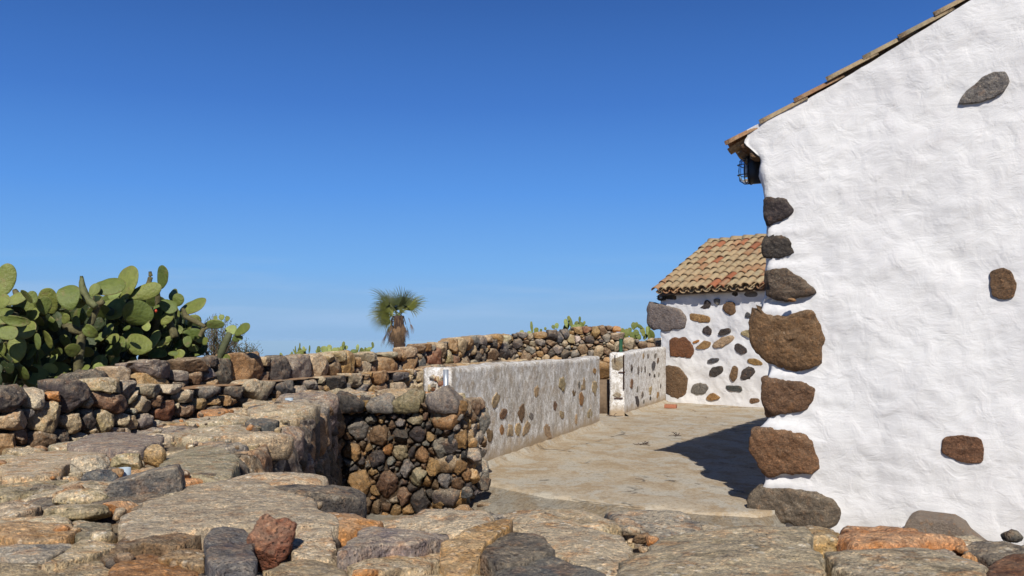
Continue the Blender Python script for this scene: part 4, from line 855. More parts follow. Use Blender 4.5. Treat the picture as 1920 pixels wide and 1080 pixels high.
# main house
GH = np.array([.871, -.491]); SH = np.array([.491, .871]); CH = (2.10, 7.60); BH = (CH[0] + GH[0] * 3, CH[1] + GH[1] * 3)
PR = [(262,1393),(272,1396),(282,1408),(295,1424),(330,1425),(350,1429),(372,1435),(425,1438),(440,1436),(482,1437),(505,1436),(556,1436),(572,1424),(590,1423),(660,1434),(690,1441),(704,1436),(785,1438),(800,1424),(812,1422),(890,1436),(905,1432),(925,1420),(980,1424),(1040,1424)]
pz = [PW(x, y, CH, BH) for y, x in PR]; zs_ = np.array([q[1] for q in pz])[::-1]; ps_ = np.array([q[0] for q in pz])[::-1]
def prof(z): return np.interp(z, zs_, ps_)
QS = [([(1433,371),(1473,373),(1482,387),(1488,396),(1477,407),(1455,416),(1438,425),(1434,405)],'dk',.05),
 ([(1429,470),(1435,448),(1458,439),(1477,447),(1490,472),(1488,477),(1460,484),(1437,484)],'dk',.06),
 ([(1433,512),(1460,503),(1480,507),(1503,522),(1528,545),(1527,551),(1493,558),(1480,567),(1460,562),(1437,553)],'q3',.09),
 ([(1420,570),(1427,587),(1447,593),(1477,595),(1487,587),(1513,583),(1532,593),(1538,617),(1539,660),(1535,683),(1507,689),(1477,690),(1447,677),(1423,657),(1409,637),(1409,607),(1413,583)],'q4',.075),
 ([(1432,704),(1465,713),(1498,715),(1526,730),(1521,750),(1508,767),(1469,774),(1439,784),(1434,769)],'q5',.06),
 ([(1413,806),(1436,800),(1480,808),(1524,811),(1526,847),(1532,876),(1521,882),(1476,887),(1439,893),(1421,865),(1411,836)],'q4',.07),
 ([(1406,936),(1428,910),(1443,917),(1487,919),(1528,926),(1558,936),(1567,954),(1569,973),(1558,986),(1517,987),(1484,978),(1432,978),(1410,958)],'q7',.08),
 ([(1798,196),(1812,172),(1840,150),(1858,139),(1882,137),(1891,155),(1880,172),(1860,184),(1830,192)],'gr',.025),
 ([(1858,512),(1880,504),(1895,508),(1905,535),(1900,555),(1885,561),(1862,555),(1858,535)],'q5',.02),
 ([(1770,820),(1800,816),(1838,822),(1845,845),(1843,866),(1820,869),(1790,860),(1766,848)],'q5',.02)]
C.update(q3=(.10, .075, .060, .5), q4=(.20, .110, .055, .45), q5=(.18, .100, .058, .25), q7=(.17, .135, .10, .45))
qtop = [PW(0, y, CH, BH)[1] * 0 + EYE - (y - HY) / F * 7.55 for y in (371, 440, 504, 588, 706, 803, 914)]; qbot = [EYE - (y - HY) / F * 7.55 for y in (422, 484, 562, 688, 780, 890, 985)]
def bulge(z, gg):                              # plaster leans out to meet the next quoin below
    r = np.zeros_like(z)
    for i in range(6):
        a, b = qbot[i], qtop[i + 1]           # a above b
        t = np.clip((a - z) / (a - b), 0, 1); r = np.where((z <= a) & (z >= b), .055 * t ** 1.2, r)
        low = (z < b) & (z > qbot[i + 1]); r = np.where(low, .03, r)
    return r * np.clip(1.15 - gg / .42, 0, 1)
hs_, C3, g3, s3, hw_ = house('whitewashed_house', 'large white house gable on the right with dark lava corner stones and clay tile edge', CH, GH, SH, 5.6, 7.0, LOW - .15, 3.19, .50, M_PLASTER, prof, (2.7, 1.6), .026, .017, (.27, -.045), 1, .016, -.004)
for i, (poly, t_, pro) in enumerate(QS):
    pp = np.array([PW(x, y, CH, BH) for x, y in poly]); pp = pp.mean(0) + (pp - pp.mean(0)) * 1.06; big = math.sqrt(area(pp))
    Vv, Fc = stone(pp, C3, g3, (0, 0, 1), -s3, pro, .22 if i < 7 else .08, rng, M=int(np.clip(big * 260, 44, 110)), K=int(np.clip(big * 90, 14, 34)), pw=5.0 if i < 7 else 9, rough=.07, cuts=1 if i < 7 else 2, cutdepth=.84 if i < 7 else .9, rnd=1, flat=i >= 7, bfac=.96, jag=.035)
    put('corner_stone' if i < 7 else 'wall_stone', Vv, Fc, M_QUOIN, hw_, tintv(t_, rng, .05))
pp = [PD(1484, 563, 7.33)]; Vv, Fc = rock(pp[0], (.075, .05, .035), rng, .2); put('wedge_stone', Vv, Fc, M_QUOIN, hw_, tintv('oc', rng))
parts = []
for r_, (zc, hh, out) in enumerate([(2.99, .08, .12), (3.055, .07, .20)]):
    s = .03
    while s < 6.9:
        L_ = rng.uniform(.18, .34); q = C3 + s3 * (s + L_ / 2) - g3 * (out / 2 - .02); V, Fc = box((0, 0, 0), (1, 1, 1)); Vv, Fc = rock((0, 0, 0), (out + .06, L_ * .98, hh), rng, 0, (0, 0), 3, 3, .05, .4)
        W3 = q + Vv[:, :1] * g3 + Vv[:, 1:2] * s3 + Vv[:, 2:] * np.array([0, 0, 1]) + np.array([0, 0, zc]); parts.append((W3, Fc, tintv('br', rng))); s += L_
V, Fc, T = join(parts); put('cornice', V, Fc, M_QUOIN, hs_, T)

def bulkhead(name, label, base, out, along, up, hh, ww_, dp):
    """oval caged wall lamp: back box, glass bowl, cage"""
    out, along, up, base = (np.array(q, float) for q in (out, along, up, base)); o = thing(name, base, label, 'wall lamp')
    def oval(k, rx, rz, e=.7): a = 2 * math.pi * k / 32; return along * (math.copysign(abs(math.cos(a)) ** e, math.cos(a)) * rx) + up * (math.copysign(abs(math.sin(a)) ** e, math.sin(a)) * rz)
    def loft(secs):
        V = [base + out * d_ + oval(k, rx, rz) for d_, rx, rz in secs for k in range(32)]; n = len(secs); Fq = [[i * 32 + k, i * 32 + (k + 1) % 32, (i + 1) * 32 + (k + 1) % 32, (i + 1) * 32 + k] for i in range(n - 1) for k in range(32)]
        V.append(base + out * secs[0][0]); V.append(base + out * secs[-1][0]); T = qt(np.array(Fq)).tolist() + [[k, n * 32, (k + 1) % 32] for k in range(32)] + [[(n - 1) * 32 + k, (n - 1) * 32 + (k + 1) % 32, n * 32 + 1] for k in range(32)]
        return np.array(V), np.array(T)
    V, T = loft([(-.02, ww_, hh), (dp * .38, ww_, hh), (dp * .42, ww_ * .93, hh * .95)]); bb = put('back_box', V, T, M_BLACK, o)
    V, T = loft([(dp * .40, ww_ * .88, hh * .90), (dp * .75, ww_ * .84, hh * .87), (dp * .93, ww_ * .62, hh * .70), (dp * .97, ww_ * .2, hh * .3)]); put('glass', V, T, M_GLASS, o)
    cg = []
    for z in (-.36, .36): cg.append(tube([base + out * (dp * .4) + along * (-ww_ * .97) + up * hh * z, base + out * (dp * .85) + along * (-ww_ * .93) + up * hh * z, base + out * (dp * 1.03) + along * (-ww_ * .6) + up * hh * z, base + out * (dp * 1.03) + along * (ww_ * .6) + up * hh * z, base + out * (dp * .85) + along * (ww_ * .93) + up * hh * z, base + out * (dp * .4) + along * (ww_ * .97) + up * hh * z], .0045, 6))
    cg.append(tube([base + out * (dp * .4) - up * hh * .97, base + out * (dp * .72) - up * hh * .96, base + out * (dp * .98) - up * hh * .72, base + out * (dp * 1.04), base + out * (dp * .98) + up * hh * .72, base + out * (dp * .72) + up * hh * .96, base + out * (dp * .4) + up * hh * .97], .0055, 6))
    ring = [base + out * (dp * .62) + oval(k, ww_ * .93, hh * .95) for k in range(33)]; cg.append(tube(ring, .005, 6)); ring = [base + out * (dp * .42) + oval(k, ww_ * .99, hh * .99) for k in range(33)]; cg.append(tube(ring, .007, 6))
    V, T, _ = join([(a, b, (0, 0, 0, 0)) for a, b in cg]); put('cage', V, T, M_BLACK, o)
    V, T = loft([(dp * .42, ww_ * .3, hh * .45), (dp * .75, ww_ * .3, hh * .42), (dp * .8, ww_ * .1, hh * .2)]); put('bulb', V, T, plain('white bulb', (.7, .7, .68), .4), bb); return o
q = C3 + s3 * .30 - g3 * .11; bulkhead('wall_lamp', 'black oval caged lamp fixed under the eaves at the corner of the large white house', (q[0], q[1], 2.90), -g3, s3, (0, 0, 1), .122, .085, .165)

# hut
GHt = np.array([.733, .680]); SHt = np.array([.680, -.733]); CHt = (3.44, 21.12); BHt = (CHt[0] + SHt[0] * 3, CHt[1] + SHt[1] * 3)
def bulge(z, gg): return np.zeros_like(z)
ht, CT, gT, sT, tw_l = house('whitewashed_hut', 'small white hut with inset lava stones and tiled roof at the terrace end', CHt, GHt, SHt, 3.9, 4.6, -.06, 2.61, .585, M_PLASTER, None, (.6, 3.6), .05, .02, (.20, -.06), 5, .02)
def polyH(lst, ox, oy, sc): return [[(ox + x / sc, oy + y / sc) for x, y in p] for p in lst]
HP = [([(168,80),(200,30),(260,60),(330,80),(430,95),(480,140),(503,210),(497,268),(350,272),(230,275),(185,240),(165,180)],'gr'),([(640,70),(690,62),(695,25),(720,15),(745,40),(740,75),(700,90),(660,85)],'dk'),([(778,10),(800,0),(830,5),(828,35),(812,60),(785,35)],'gr'),
 ([(875,60),(905,32),(960,40),(978,110),(955,140),(930,148),(880,120),(868,90)],'q5'),([(565,145),(580,138),(715,158),(733,175),(733,210),(700,215),(575,200)],'oc'),([(1070,150),(1085,122),(1118,150),(1115,175),(1070,170)],'bl'),([(678,280),(720,253),(750,290),(745,330),(715,330),(680,310)],'dk'),
 ([(823,320),(845,285),(910,273),(928,305),(890,325),(835,338)],'dk'),([(1035,310),(1080,288),(1130,305),(1150,350),(1110,358),(1035,330)],'tn'),([(370,385),(400,368),(500,362),(550,400),(582,450),(575,500),(545,535),(440,520),(370,510)],'rb'),([(585,398),(640,377),(648,392),(600,413)],'og'),
 ([(618,450),(690,390),(740,405),(735,440),(690,462),(640,460)],'oc'),([(765,440),(790,400),(860,360),(940,345),(953,365),(930,400),(850,440),(790,448)],'tn'),([(975,430),(1005,410),(1050,440),(1080,465),(1078,495),(1030,508),(980,480)],'dk'),([(723,570),(760,550),(815,548),(820,568),(770,588),(730,590)],'bl'),
 ([(1095,555),(1150,552),(1200,570),(1227,595),(1215,612),(1160,610),(1100,590)],'oc'),([(742,670),(770,635),(840,622),(860,645),(850,680),(790,718),(750,705)],'dk'),([(925,710),(955,630),(975,624),(998,645),(990,720),(965,757),(945,745)],'br'),([(1030,735),(1040,670),(1095,625),(1140,645),(1155,670),(1110,735),(1060,745)],'dk'),
 ([(338,640),(430,645),(500,690),(525,750),(520,840),(500,890),(460,905),(342,870)],'br'),([(570,860),(600,790),(650,780),(700,790),(720,830),(700,868),(610,872)],'gr'),([(890,810),(910,800),(1020,805),(1035,830),(1030,850),(920,848)],'bl'),([(710,920),(740,880),(770,868),(825,905),(820,920),(750,937)],'oc'),([(1115,930),(1125,918),(1190,918),(1195,950),(1130,963),(1115,955)],'br')]
HP2 = [([(1230,760),(1265,735),(1300,745),(1300,780),(1270,797),(1235,785)],'dk'),([(1375,775),(1400,745),(1500,745),(1525,775),(1500,803),(1400,800)],'gr'),([(450,775),(480,765),(550,790),(550,835),(450,830)],'dk')]
al = [([(1180 + x / 4.908, 560 + y / 4.908) for x, y in p], t_) for p, t_ in HP] + [([(1180 + x / 6.353, 430 + y / 6.353) for x, y in p], t_) for p, t_ in HP2]
for i, (poly, t_) in enumerate(al):
    pp = np.array([PW(x, y, CHt, BHt) for x, y in poly]); hs2 = area(pp) > .06
    pp = pp.mean(0) + (pp - pp.mean(0)) * 1.13
    Vv, Fc = stone(pp, CT, sT, (0, 0, 1), -gT, .07 if i == 0 else (.03 if hs2 else .022), .2 if i == 0 else .09, rng, M=44 if hs2 else 28, K=14 if hs2 else 9, pw=5 if hs2 else 8, rough=.06, cuts=1, cutdepth=.84, flat=not hs2, jag=.06)
    put('corner_stone' if i == 0 else 'wall_stone', Vv, Fc, M_QUOIN, tw_l, tintv(t_, rng, .08))
s, z = PW(1243, 558, CHt, BHt); q = CT + sT * s - gT * .01; bulkhead('wall_lamp', 'small black caged lamp on the white front of the hut below the tiled eaves', (q[0], q[1], z), -gT, sT, (0, 0, 1), .07, .105, .12)
# brick on the terrace
c = P(1258, 766, 0); o = thing('brick', (c[0], c[1], 0), 'single orange clay brick lying on the terrace at the foot of the hut corner', 'brick')
V, Fc = box((c[0], c[1] + .03, .045), (.25, .12, .08), (.93, -.36, 0), (.36, .93, 0)); me_o = put('brick_body', V, Fc, M_BRICK, o, smooth=False)
bv = me_o.modifiers.new('bevel', 'BEVEL'); bv.width = .008; bv.segments = 2

# concrete buttress block at the foot of the gable
o = thing('concrete_block', (3.1, 6.45, LOW), 'squat sloping concrete block against the foot of the large white gable, behind the foreground stones', 'block')
kk = (1758 - 960) / F; dB = 6.55; cB = np.array([kk * dB, dB, 0]); zt = EYE - (974 - HY) / F * dB
def blk(prf, y0, y1):                          # prf: outline (along wall, z)
    n = len(prf); V = [cB + g3 * a + s3 * b + np.array([0, 0, z]) for b in (y0, y1) for a, z in prf]; Fq = [[k, (k + 1) % n, n + (k + 1) % n, n + k] for k in range(n)]
    return np.array(V), Fq + [list(range(n))[::-1], list(range(n, 2 * n))]
prf = [(-.27, LOW - .1), (-.23, zt - .10), (-.20, zt - .02), (-.15, zt + .01), (.10, zt), (.17, zt - .04), (.20, zt - .09), (.40, LOW + .05), (.50, LOW - .1)]
V, Fq = blk(prf, -.06, .30); bo = put('block_body', V, Fq, M_BLOCK, o, smooth=False); bv = bo.modifiers.new('bevel', 'BEVEL'); bv.width = .014; bv.segments = 2
sb = bo.modifiers.new('sub', 'SUBSURF'); sb.subdivision_type = 'SIMPLE'; sb.levels = sb.render_levels = 3
tx = bpy.data.textures.new('lumps', 'CLOUDS'); tx.noise_scale = .08; dm = bo.modifiers.new('disp', 'DISPLACE'); dm.texture = tx; dm.strength = .009
# litter of stones at the foot of the slope
for i, (x, y, w_, t_, lab) in enumerate([(909,955,34,'br','brown brick like stone at the foot of the lit end of the rubble wall'),(900,968,12,'wt','little white pebble beside the brown stone at the wall foot'),(915,969,26,'bl','small grey stone below the brown one at the wall foot'),(936,968,18,'oc','small ochre stone furthest right in the litter at the wall foot'),
     (868,966,46,'oc','flat ochre stone lying at the foot of the rubble wall'),(1060,968,20,'og','rust orange stone chip stuck in the rough concrete slope'),(1012,980,24,'gr','small grey chip just behind the yellow spotted slab')]):
    c = P(x, y, LOW + .02); dd = c[1]; W = w_ / F * dd; Vv, Fc = rock((c[0], c[1], LOW + W * .25 + (.06 if x > 1000 else 0)), (W, W * .7, W * .55), rng, rng.uniform(0, 3), sub=3); tag(put('loose_stone', Vv, Fc, M_STONE, None, tintv(t_, rng)), lab, 'stone')

# ------------------------------------------------------------------ plants
from mathutils import Matrix
def d3p(px): return 7.04 / (.3195 - (px - 960) / F)
pad_meshes = {}
def pad_mesh(i, mat, key):
    if (i, key) in pad_meshes: return pad_meshes[(i, key)]
    rg = np.random.default_rng(500 + i); V, Fc = ico(4); V = V.copy(); z = V[:, 2]; wd = .31 * (1 + .16 * z) * rg.uniform(.92, 1.08)
    x = V[:, 0] * wd; zz = z * .5; y = V[:, 1] * .055 * (1.15 - .25 * z)
    x = x + .04 * rg.uniform(-1, 1) * zz * zz * 4; y = y + rg.uniform(-.09, .09) * (zz ** 2 * 4 - .4) * 1 + rg.uniform(-.12, .12) * (x / .3) ** 2 * .6
    P_ = np.c_[x, y, zz + .5]; P_ += .010 * np.c_[fbm(P_ * 5, 2, i), fbm(P_ * 5 + 9, 2, i), fbm(P_ * 4 + 5, 2, i)]
    me = new_mesh('pad', P_, Fc, np.array([0, 0, 0, 0.0]), True, [mat])
    t = np.zeros((len(P_), 4)); sp_ = fbm(P_ * 7 + i * 3, 3, i); rim = np.clip((np.abs(V[:, 1]) < .22) & (sp_ > .1), 0, 1) * .7; t[:, :3] = (.26, .17, .09); t[:, 3] = rim
    me.attributes['tint'].data.foreach_set('color', t.astype(np.float32).ravel()); pad_meshes[(i, key)] = me; return me
def pad_matrix(base, L, Wd, ang, yaw, lean):
    u = Vector((math.sin(ang), lean, math.cos(ang))).normalized(); n_ = Vector((0, -1, 0)); n_ = (n_ - u * n_.dot(u)).normalized(); x = n_.cross(u) * -1
    n_ = (Matrix.Rotation(yaw, 3, u) @ n_).normalized(); x = u.cross(-n_).normalized(); y = u.cross(x)
    m = Matrix((( x[0] * Wd, y[0] * L, u[0] * L, base[0]), (x[1] * Wd, y[1] * L, u[1] * L, base[1]), (x[2] * Wd, y[2] * L, u[2] * L, base[2]), (0, 0, 0, 1))); return m
def cactus(label, base, pads, stems, rng, group=None, most=95, fruits=(), rise=0):
    """pads: (base point, length, width, angle, yaw, lean, yellow)"""
    pl = thing('prickly_pear', base, label, 'cactus', group); B = Vector(base); pads = sorted(pads, key=lambda q: -q[1] * q[2] - (10 if q[7:] else 0))
    for i, q in enumerate(pads[:most]):
        yl = q[6]; me = pad_mesh(int(rng.integers(8)), M_PADY if yl else M_PAD, yl); o = bpy.data.objects.new('pad', me); COL.objects.link(o); o.parent = pl
        m = pad_matrix(q[0], q[1], q[2] / .62, q[3], q[4], q[5]); m.translation = m.translation - B; o.matrix_basis = m
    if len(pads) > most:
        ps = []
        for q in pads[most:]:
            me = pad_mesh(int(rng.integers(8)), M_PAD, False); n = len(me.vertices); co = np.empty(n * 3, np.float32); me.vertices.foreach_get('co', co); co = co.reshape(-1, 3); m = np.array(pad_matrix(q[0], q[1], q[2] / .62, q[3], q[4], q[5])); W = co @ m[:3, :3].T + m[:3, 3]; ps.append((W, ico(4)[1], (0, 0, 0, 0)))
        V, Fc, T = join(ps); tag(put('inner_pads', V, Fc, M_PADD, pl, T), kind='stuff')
    for pts, rad, mat in stems:
        pts = [np.array(p, float) for p in pts]; fine_ = []; 
        for i in range(len(pts) - 1): fine_ += [pts[i] + (pts[i + 1] - pts[i]) * t for t in (0, .25, .5, .75)]
        fine_.append(pts[-1]); rr_ = np.interp(np.linspace(0, 1, len(fine_)), np.linspace(0, 1, len(rad)), rad); V, Fc = tube(fine_, rr_, 14); V = V + .18 * float(np.mean(rad)) * np.c_[fbm(V * 22, 2, 1), fbm(V * 22, 2, 2), fbm(V * 22, 2, 3)]
        put('stem', V, Fc, mat, pl, (0, 0, 0, 0))
    for c, r in fruits: V, Fc = rock(c, (r * 1.5, r * 1.5, r * 2), rng, 0, (0, 0), 3, 0, .03, 1); put('fruit', V, Fc, M_FRUIT, pl)
    return pl
PADS = [(28,180,260,150,10,0),(500,300,215,155,-15,0),(800,225,250,145,75,0),(950,200,270,175,15,0),(860,270,140,120,30,1),(1230,155,185,108,15,0),(840,400,235,158,85,0),(620,445,150,118,60,0),(1080,270,250,120,70,0),(1165,250,110,100,0,0),
 (1310,300,115,90,-20,0),(1340,330,100,80,20,0),(1260,375,140,100,120,0),(1465,375,240,118,75,0),(170,400,200,130,30,0),(340,370,140,95,10,0),(300,400,120,90,-60,0),(385,330,210,135,0,0),(110,320,160,90,60,0),(212,300,120,80,-30,0),(245,310,100,60,-20,0),
 (60,420,120,60,110,0),(100,480,220,76,100,0),(215,555,210,135,80,0),(45,575,160,110,90,0),(390,505,220,105,110,0),(370,620,150,115,-10,0),(530,530,160,70,110,0),(125,700,210,120,5,0),(180,870,190,125,90,0),(80,850,70,50,60,0),(360,850,120,90,60,1),
 (410,770,90,60,60,1),(430,720,100,50,60,0),(230,730,120,60,30,0),(640,850,120,50,70,0),(745,800,120,100,60,0),(740,830,90,60,80,1),(860,790,120,70,40,1),(870,700,115,105,-10,0),(925,680,80,70,0,0),(1030,660,165,145,10,0),(1140,640,190,80,28,1),
 (1230,640,140,50,60,0),(1170,735,150,80,90,0),(1260,590,110,60,90,0),(1340,660,110,70,40,0),(1440,585,150,80,90,0),(1300,730,80,40,90,0),(880,880,70,50,30,0),(945,860,60,40,0,0),(500,470,90,60,30,0),(445,440,170,100,10,0),(745,610,90,70,45,0),(960,540,80,34,70,0),
 (1110,530,90,70,100,1),(1420,520,70,60,0,0),(1030,430,200,170,30,0),(1180,420,120,90,0,0),(600,330,130,100,20,0),(690,560,130,90,-40,0),(20,340,120,100,20,0),(590,620,120,90,60,0),(10,700,120,80,0,0),(780,900,90,60,20,0),(630,920,70,55,0,0),(490,900,60,40,20,0),(420,930,70,60,40,0),(60,990,120,30,70,0),(1350,745,110,70,60,0),(1455,690,90,60,80,1),(1500,620,80,60,-20,0),(1400,640,90,60,0,0),(1000,800,90,70,0,0),(560,700,130,90,30,0),(500,640,120,90,-20,0),(670,720,120,80,60,0),(800,560,130,90,30,0),(850,620,120,80,80,0),(300,640,130,90,20,0),(260,440,120,80,50,0),(1250,470,120,80,40,0),(1080,480,120,90,-20,0),(1330,560,100,70,70,0),(700,250,110,80,20,0),(560,500,120,80,-30,0),(400,980,60,40,20,0)]
rc = np.random.default_rng(21)
def pad_from(X, Y, L, Wd, ang, yl, dd=None, yaw=None):
    px, py = X / 4, 480 + Y / 4; d = dd if dd is not None else d3p(px) + 1.0 + rc.uniform(-.1, .5); sc = d / F / 4; a = R(ang); c = PD(px, py, d)
    yaw = rc.uniform(-.8, .8) if yaw is None else yaw; L_, W_ = L * sc, Wd * sc / max(.75, math.cos(yaw)); b = c - np.array([math.sin(a), 0, math.cos(a)]) * L_ / 2
    return (b, L_, W_, a, yaw, rc.uniform(-.5, .4), bool(yl))
main = [pad_from(*q) + (1,) for q in PADS]
# fill behind: pads growing inside the clump, under the traced outline
ox = [0, 110, 210, 300, 420, 560, 640, 800, 950, 1080, 1200, 1300, 1400, 1500, 1560]; oy = [330, 330, 330, 340, 300, 330, 300, 300, 260, 300, 300, 340, 400, 470, 520]
def fillpads(x0, x1, n, deep=(.5, 2.3)):
    out = []
    for _ in range(n):
        X = rc.uniform(x0, x1); top_ = np.interp(X, ox, oy) + 60; lowy = 960 if X < 900 else (880 if X < 1000 else 760); Y = rc.uniform(top_, lowy); dd = d3p(X / 4) + 1.0 + rc.uniform(*deep); L = rc.uniform(110, 190); out.append(pad_from(X, Y, L, L * rc.uniform(.55, .8), rc.normal(20, 60), 0, dd, rc.uniform(-1.2, 1.2)))
    return out
def sp_(X, Y, d): c = PD(X / 4, 480 + Y / 4, d); return c
def group_pads(x0, x1): return [q for q, o in zip(main, PADS) if x0 <= o[0] < x1]
dA = d3p(60) + 1.1; dB_ = d3p(170) + 1.0; dC = d3p(310) + 1.2
cactus('prickly pear cut by the left picture edge, with one tall pad against the sky', (sp_(60, 900, dA)[0], dA + .3, .2), group_pads(-50, 290) + fillpads(-150, 290, 190, (.4, 2.2)),
       [([sp_(60, 1150, dA + .3), sp_(90, 700, dA + .2), sp_(30, 420, dA + .1), sp_(20, 300, dA)], [.05, .04, .03, .025], M_STEM), ([sp_(20, 400, dA), sp_(60, 430, dA), sp_(130, 450, dA)], [.03, .035, .03], M_STEM)], rc, 'prickly pears in the thicket behind the wall')
cactus('prickly pear with forked trunk and curved bare arm in the middle of the thicket', (sp_(600, 900, dB_)[0], dB_ + .2, .2), group_pads(290, 900) + fillpads(290, 900, 230, (.4, 2.2)),
       [([sp_(560, 1150, dB_ + .3), sp_(590, 800, dB_), sp_(610, 620, dB_), sp_(660, 540, dB_), sp_(705, 450, dB_), sp_(735, 360, dB_), sp_(780, 340, dB_)], [.05, .05, .045, .038, .032, .03, .024], M_STEM),
        ([sp_(480, 520, dB_), sp_(560, 550, dB_), sp_(640, 560, dB_)], [.04, .05, .06], M_STEM), ([sp_(608, 150, dB_ - .1), sp_(618, 240, dB_ - .1), sp_(650, 320, dB_ - .1), sp_(720, 385, dB_ - .1)], [.018, .04, .045, .035], plain('green cactus arm', (.15, .16, .06), .7, 0, .01, .5, 20)), ([sp_(108, 250, dB_), sp_(125, 290, dB_), sp_(150, 330, dB_)], [.02, .04, .03], M_STEM)], rc, 'prickly pears in the thicket behind the wall', fruits=())
cactus('prickly pear right in the thicket with a dead brown tip and one red fruit', (sp_(1150, 800, dC)[0], dC + .2, .3), group_pads(900, 1600) + fillpads(900, 1500, 180, (.4, 2.2)),
       [([sp_(1120, 1050, dC + .5), sp_(1160, 600, dC + .3), sp_(1190, 380, dC + .2), sp_(1180, 240, dC + .1)], [.05, .045, .04, .03], M_STEM), ([sp_(1125, 118, dC), sp_(1130, 160, dC), sp_(1110, 215, dC)], [.018, .03, .03], M_STEM), ([sp_(1260, 480, dC), sp_(1290, 540, dC), sp_(1310, 610, dC)], [.04, .045, .05], M_STEM),
        ([sp_(1370, 390, dC), sp_(1390, 450, dC), sp_(1500, 510, dC), sp_(1540, 530, dC)], [.02, .035, .03, .02], M_STEM)], rc, 'prickly pears in the thicket behind the wall', fruits=[(sp_(1170, 412, dC - .35), .02)])
dD = d3p(410) + .75
ARM = [(1620,510,185,72,82,1),(1615,470,44,38,0,1),(1662,460,44,42,0,1),(1705,470,42,36,20,0),(1730,555,80,84,-20,1),(1828,550,155,80,62,0),(1768,620,60,46,60,0),(1800,615,42,36,80,0),(1660,765,76,60,0,0),(1705,765,64,58,0,0),(1540,640,70,60,30,0)]
cactus('small prickly pear arm leaning right above the stone row, with tiny yellow buds', (sp_(1640, 780, dD)[0], dD, .9), [pad_from(*q, dd=dD) for q in ARM],
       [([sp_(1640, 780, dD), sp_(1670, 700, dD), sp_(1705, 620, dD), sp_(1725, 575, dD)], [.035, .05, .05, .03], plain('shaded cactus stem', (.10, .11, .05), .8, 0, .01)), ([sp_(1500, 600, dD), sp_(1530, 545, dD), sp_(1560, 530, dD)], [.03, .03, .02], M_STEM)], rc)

# small cacti over the wall tops
def wee(label, dep, lst, group='small prickly pears beyond the walls', sc=1.0, ox=0, oy=0, k=1.0):
    pads = []; xs = []
    for X, Y, L, Wd, ang, yl in lst:
        px, py = ox + X / k, oy + Y / k; c = PD(px, py, dep + rc.uniform(-.1, .1)); f = dep / F / k; a = R(ang); b = c - np.array([math.sin(a), 0, math.cos(a)]) * L * f / 2; pads.append((b, L * f, Wd * f, a, rc.uniform(-.2, .2), 0, bool(yl))); xs.append(c)
    m = np.mean(xs, 0); extra = []
    for _ in range(max(6, len(lst))):
        q = xs[int(rc.integers(len(xs)))]; a = rc.uniform(-.6, .6); extra.append((np.array([q[0] + rc.uniform(-.15, .15), dep + rc.uniform(0, .4), q[2] - rc.uniform(.2, .7)]), .28, .18, a, rc.uniform(-1, 1), 0, False))
    cactus(label, (m[0], dep, .2), pads + extra, [([np.array([m[0], dep + .1, .2]), np.array([m[0], dep + .1, m[2] - .15])], [.06, .04], M_STEM)], rc, group)
wee('low prickly pear with yellow pads between the first dark upright stones', 14.6, [(540,590,90,48,-20,1),(640,620,70,60,40,1),(700,560,60,36,0,0),(670,590,40,50,90,1)], ox=460, oy=593, k=8)
wee('group of thin edge on prickly pear pads standing like spikes between stones', 15.0, [(755,520,160,22,-5,0),(738,540,110,20,-20,0),(815,470,150,24,3,0),(880,495,90,44,-10,1),(962,495,120,26,5,0),(895,520,80,30,30,0)], ox=460, oy=593, k=8)
wee('broad light green prickly pear clump left of the palm', 16.0, [(1100,490,90,60,0,0),(1090,520,80,70,60,1),(1180,500,110,110,0,1),(1260,480,110,80,0,1),(1230,520,120,110,90,1),(1340,520,110,100,20,1),(1400,510,80,90,40,1),(1470,440,130,50,5,0),(1450,490,90,60,-20,1),(1510,470,70,60,20,1)], ox=460, oy=593, k=8)
wee('pair of small pads just left of the palm above the stone caps', 17.0, [(1685,475,110,46,3,1),(1800,490,60,24,-10,0),(1850,485,80,40,70,1),(1912,430,90,40,-10,0),(1890,480,60,30,30,1)], ox=460, oy=593, k=8)
wee('yellowish prickly pear at the start of the rusty rubble', 20.5, [(1760,330,60,22,-10,0),(1830,345,60,50,20,1),(1800,350,50,40,-40,1),(1850,370,60,40,40,1),(1900,330,30,30,60,1)], ox=400, oy=560, k=4)
wee('upright slender pad and round pads above the middle of the tall rubble wall', 26, [(627,225,90,22,-6,0),(660,250,48,38,20,0),(610,275,44,36,0,1),(553,265,36,34,0,1),(697,250,24,20,0,0),(730,237,26,18,0,0)], ox=840, oy=557, k=4)
wee('tallest small prickly pear above the tall rubble wall, with a brown leaning pad', 26.5, [(815,215,44,34,0,1),(790,225,34,28,-30,0),(885,195,66,32,-10,1),(918,190,90,34,-18,0),(905,160,40,24,0,0),(965,210,60,38,10,0),(988,170,52,20,0,0),(980,225,44,40,40,1),(1022,195,32,18,10,0),(945,225,40,40,0,1)], ox=840, oy=557, k=4)
wee('leafy prickly pear bush between the green post and the hut', 25.5, [(1390,205,60,36,0,0),(1410,200,50,30,20,0),(1310,250,60,36,-10,0),(1340,260,70,40,0,0),(1360,240,50,36,20,0),(1380,275,56,40,-20,0),(1410,255,46,44,60,0),(1440,210,50,28,-60,0),(1465,260,50,34,0,0),(1495,240,66,24,0,1),(1480,285,50,34,30,0),(1430,285,50,40,-30,0),(1330,290,50,44,40,0),(1510,220,40,20,-10,0),(1455,235,44,36,30,0)], ox=840, oy=560, k=4)

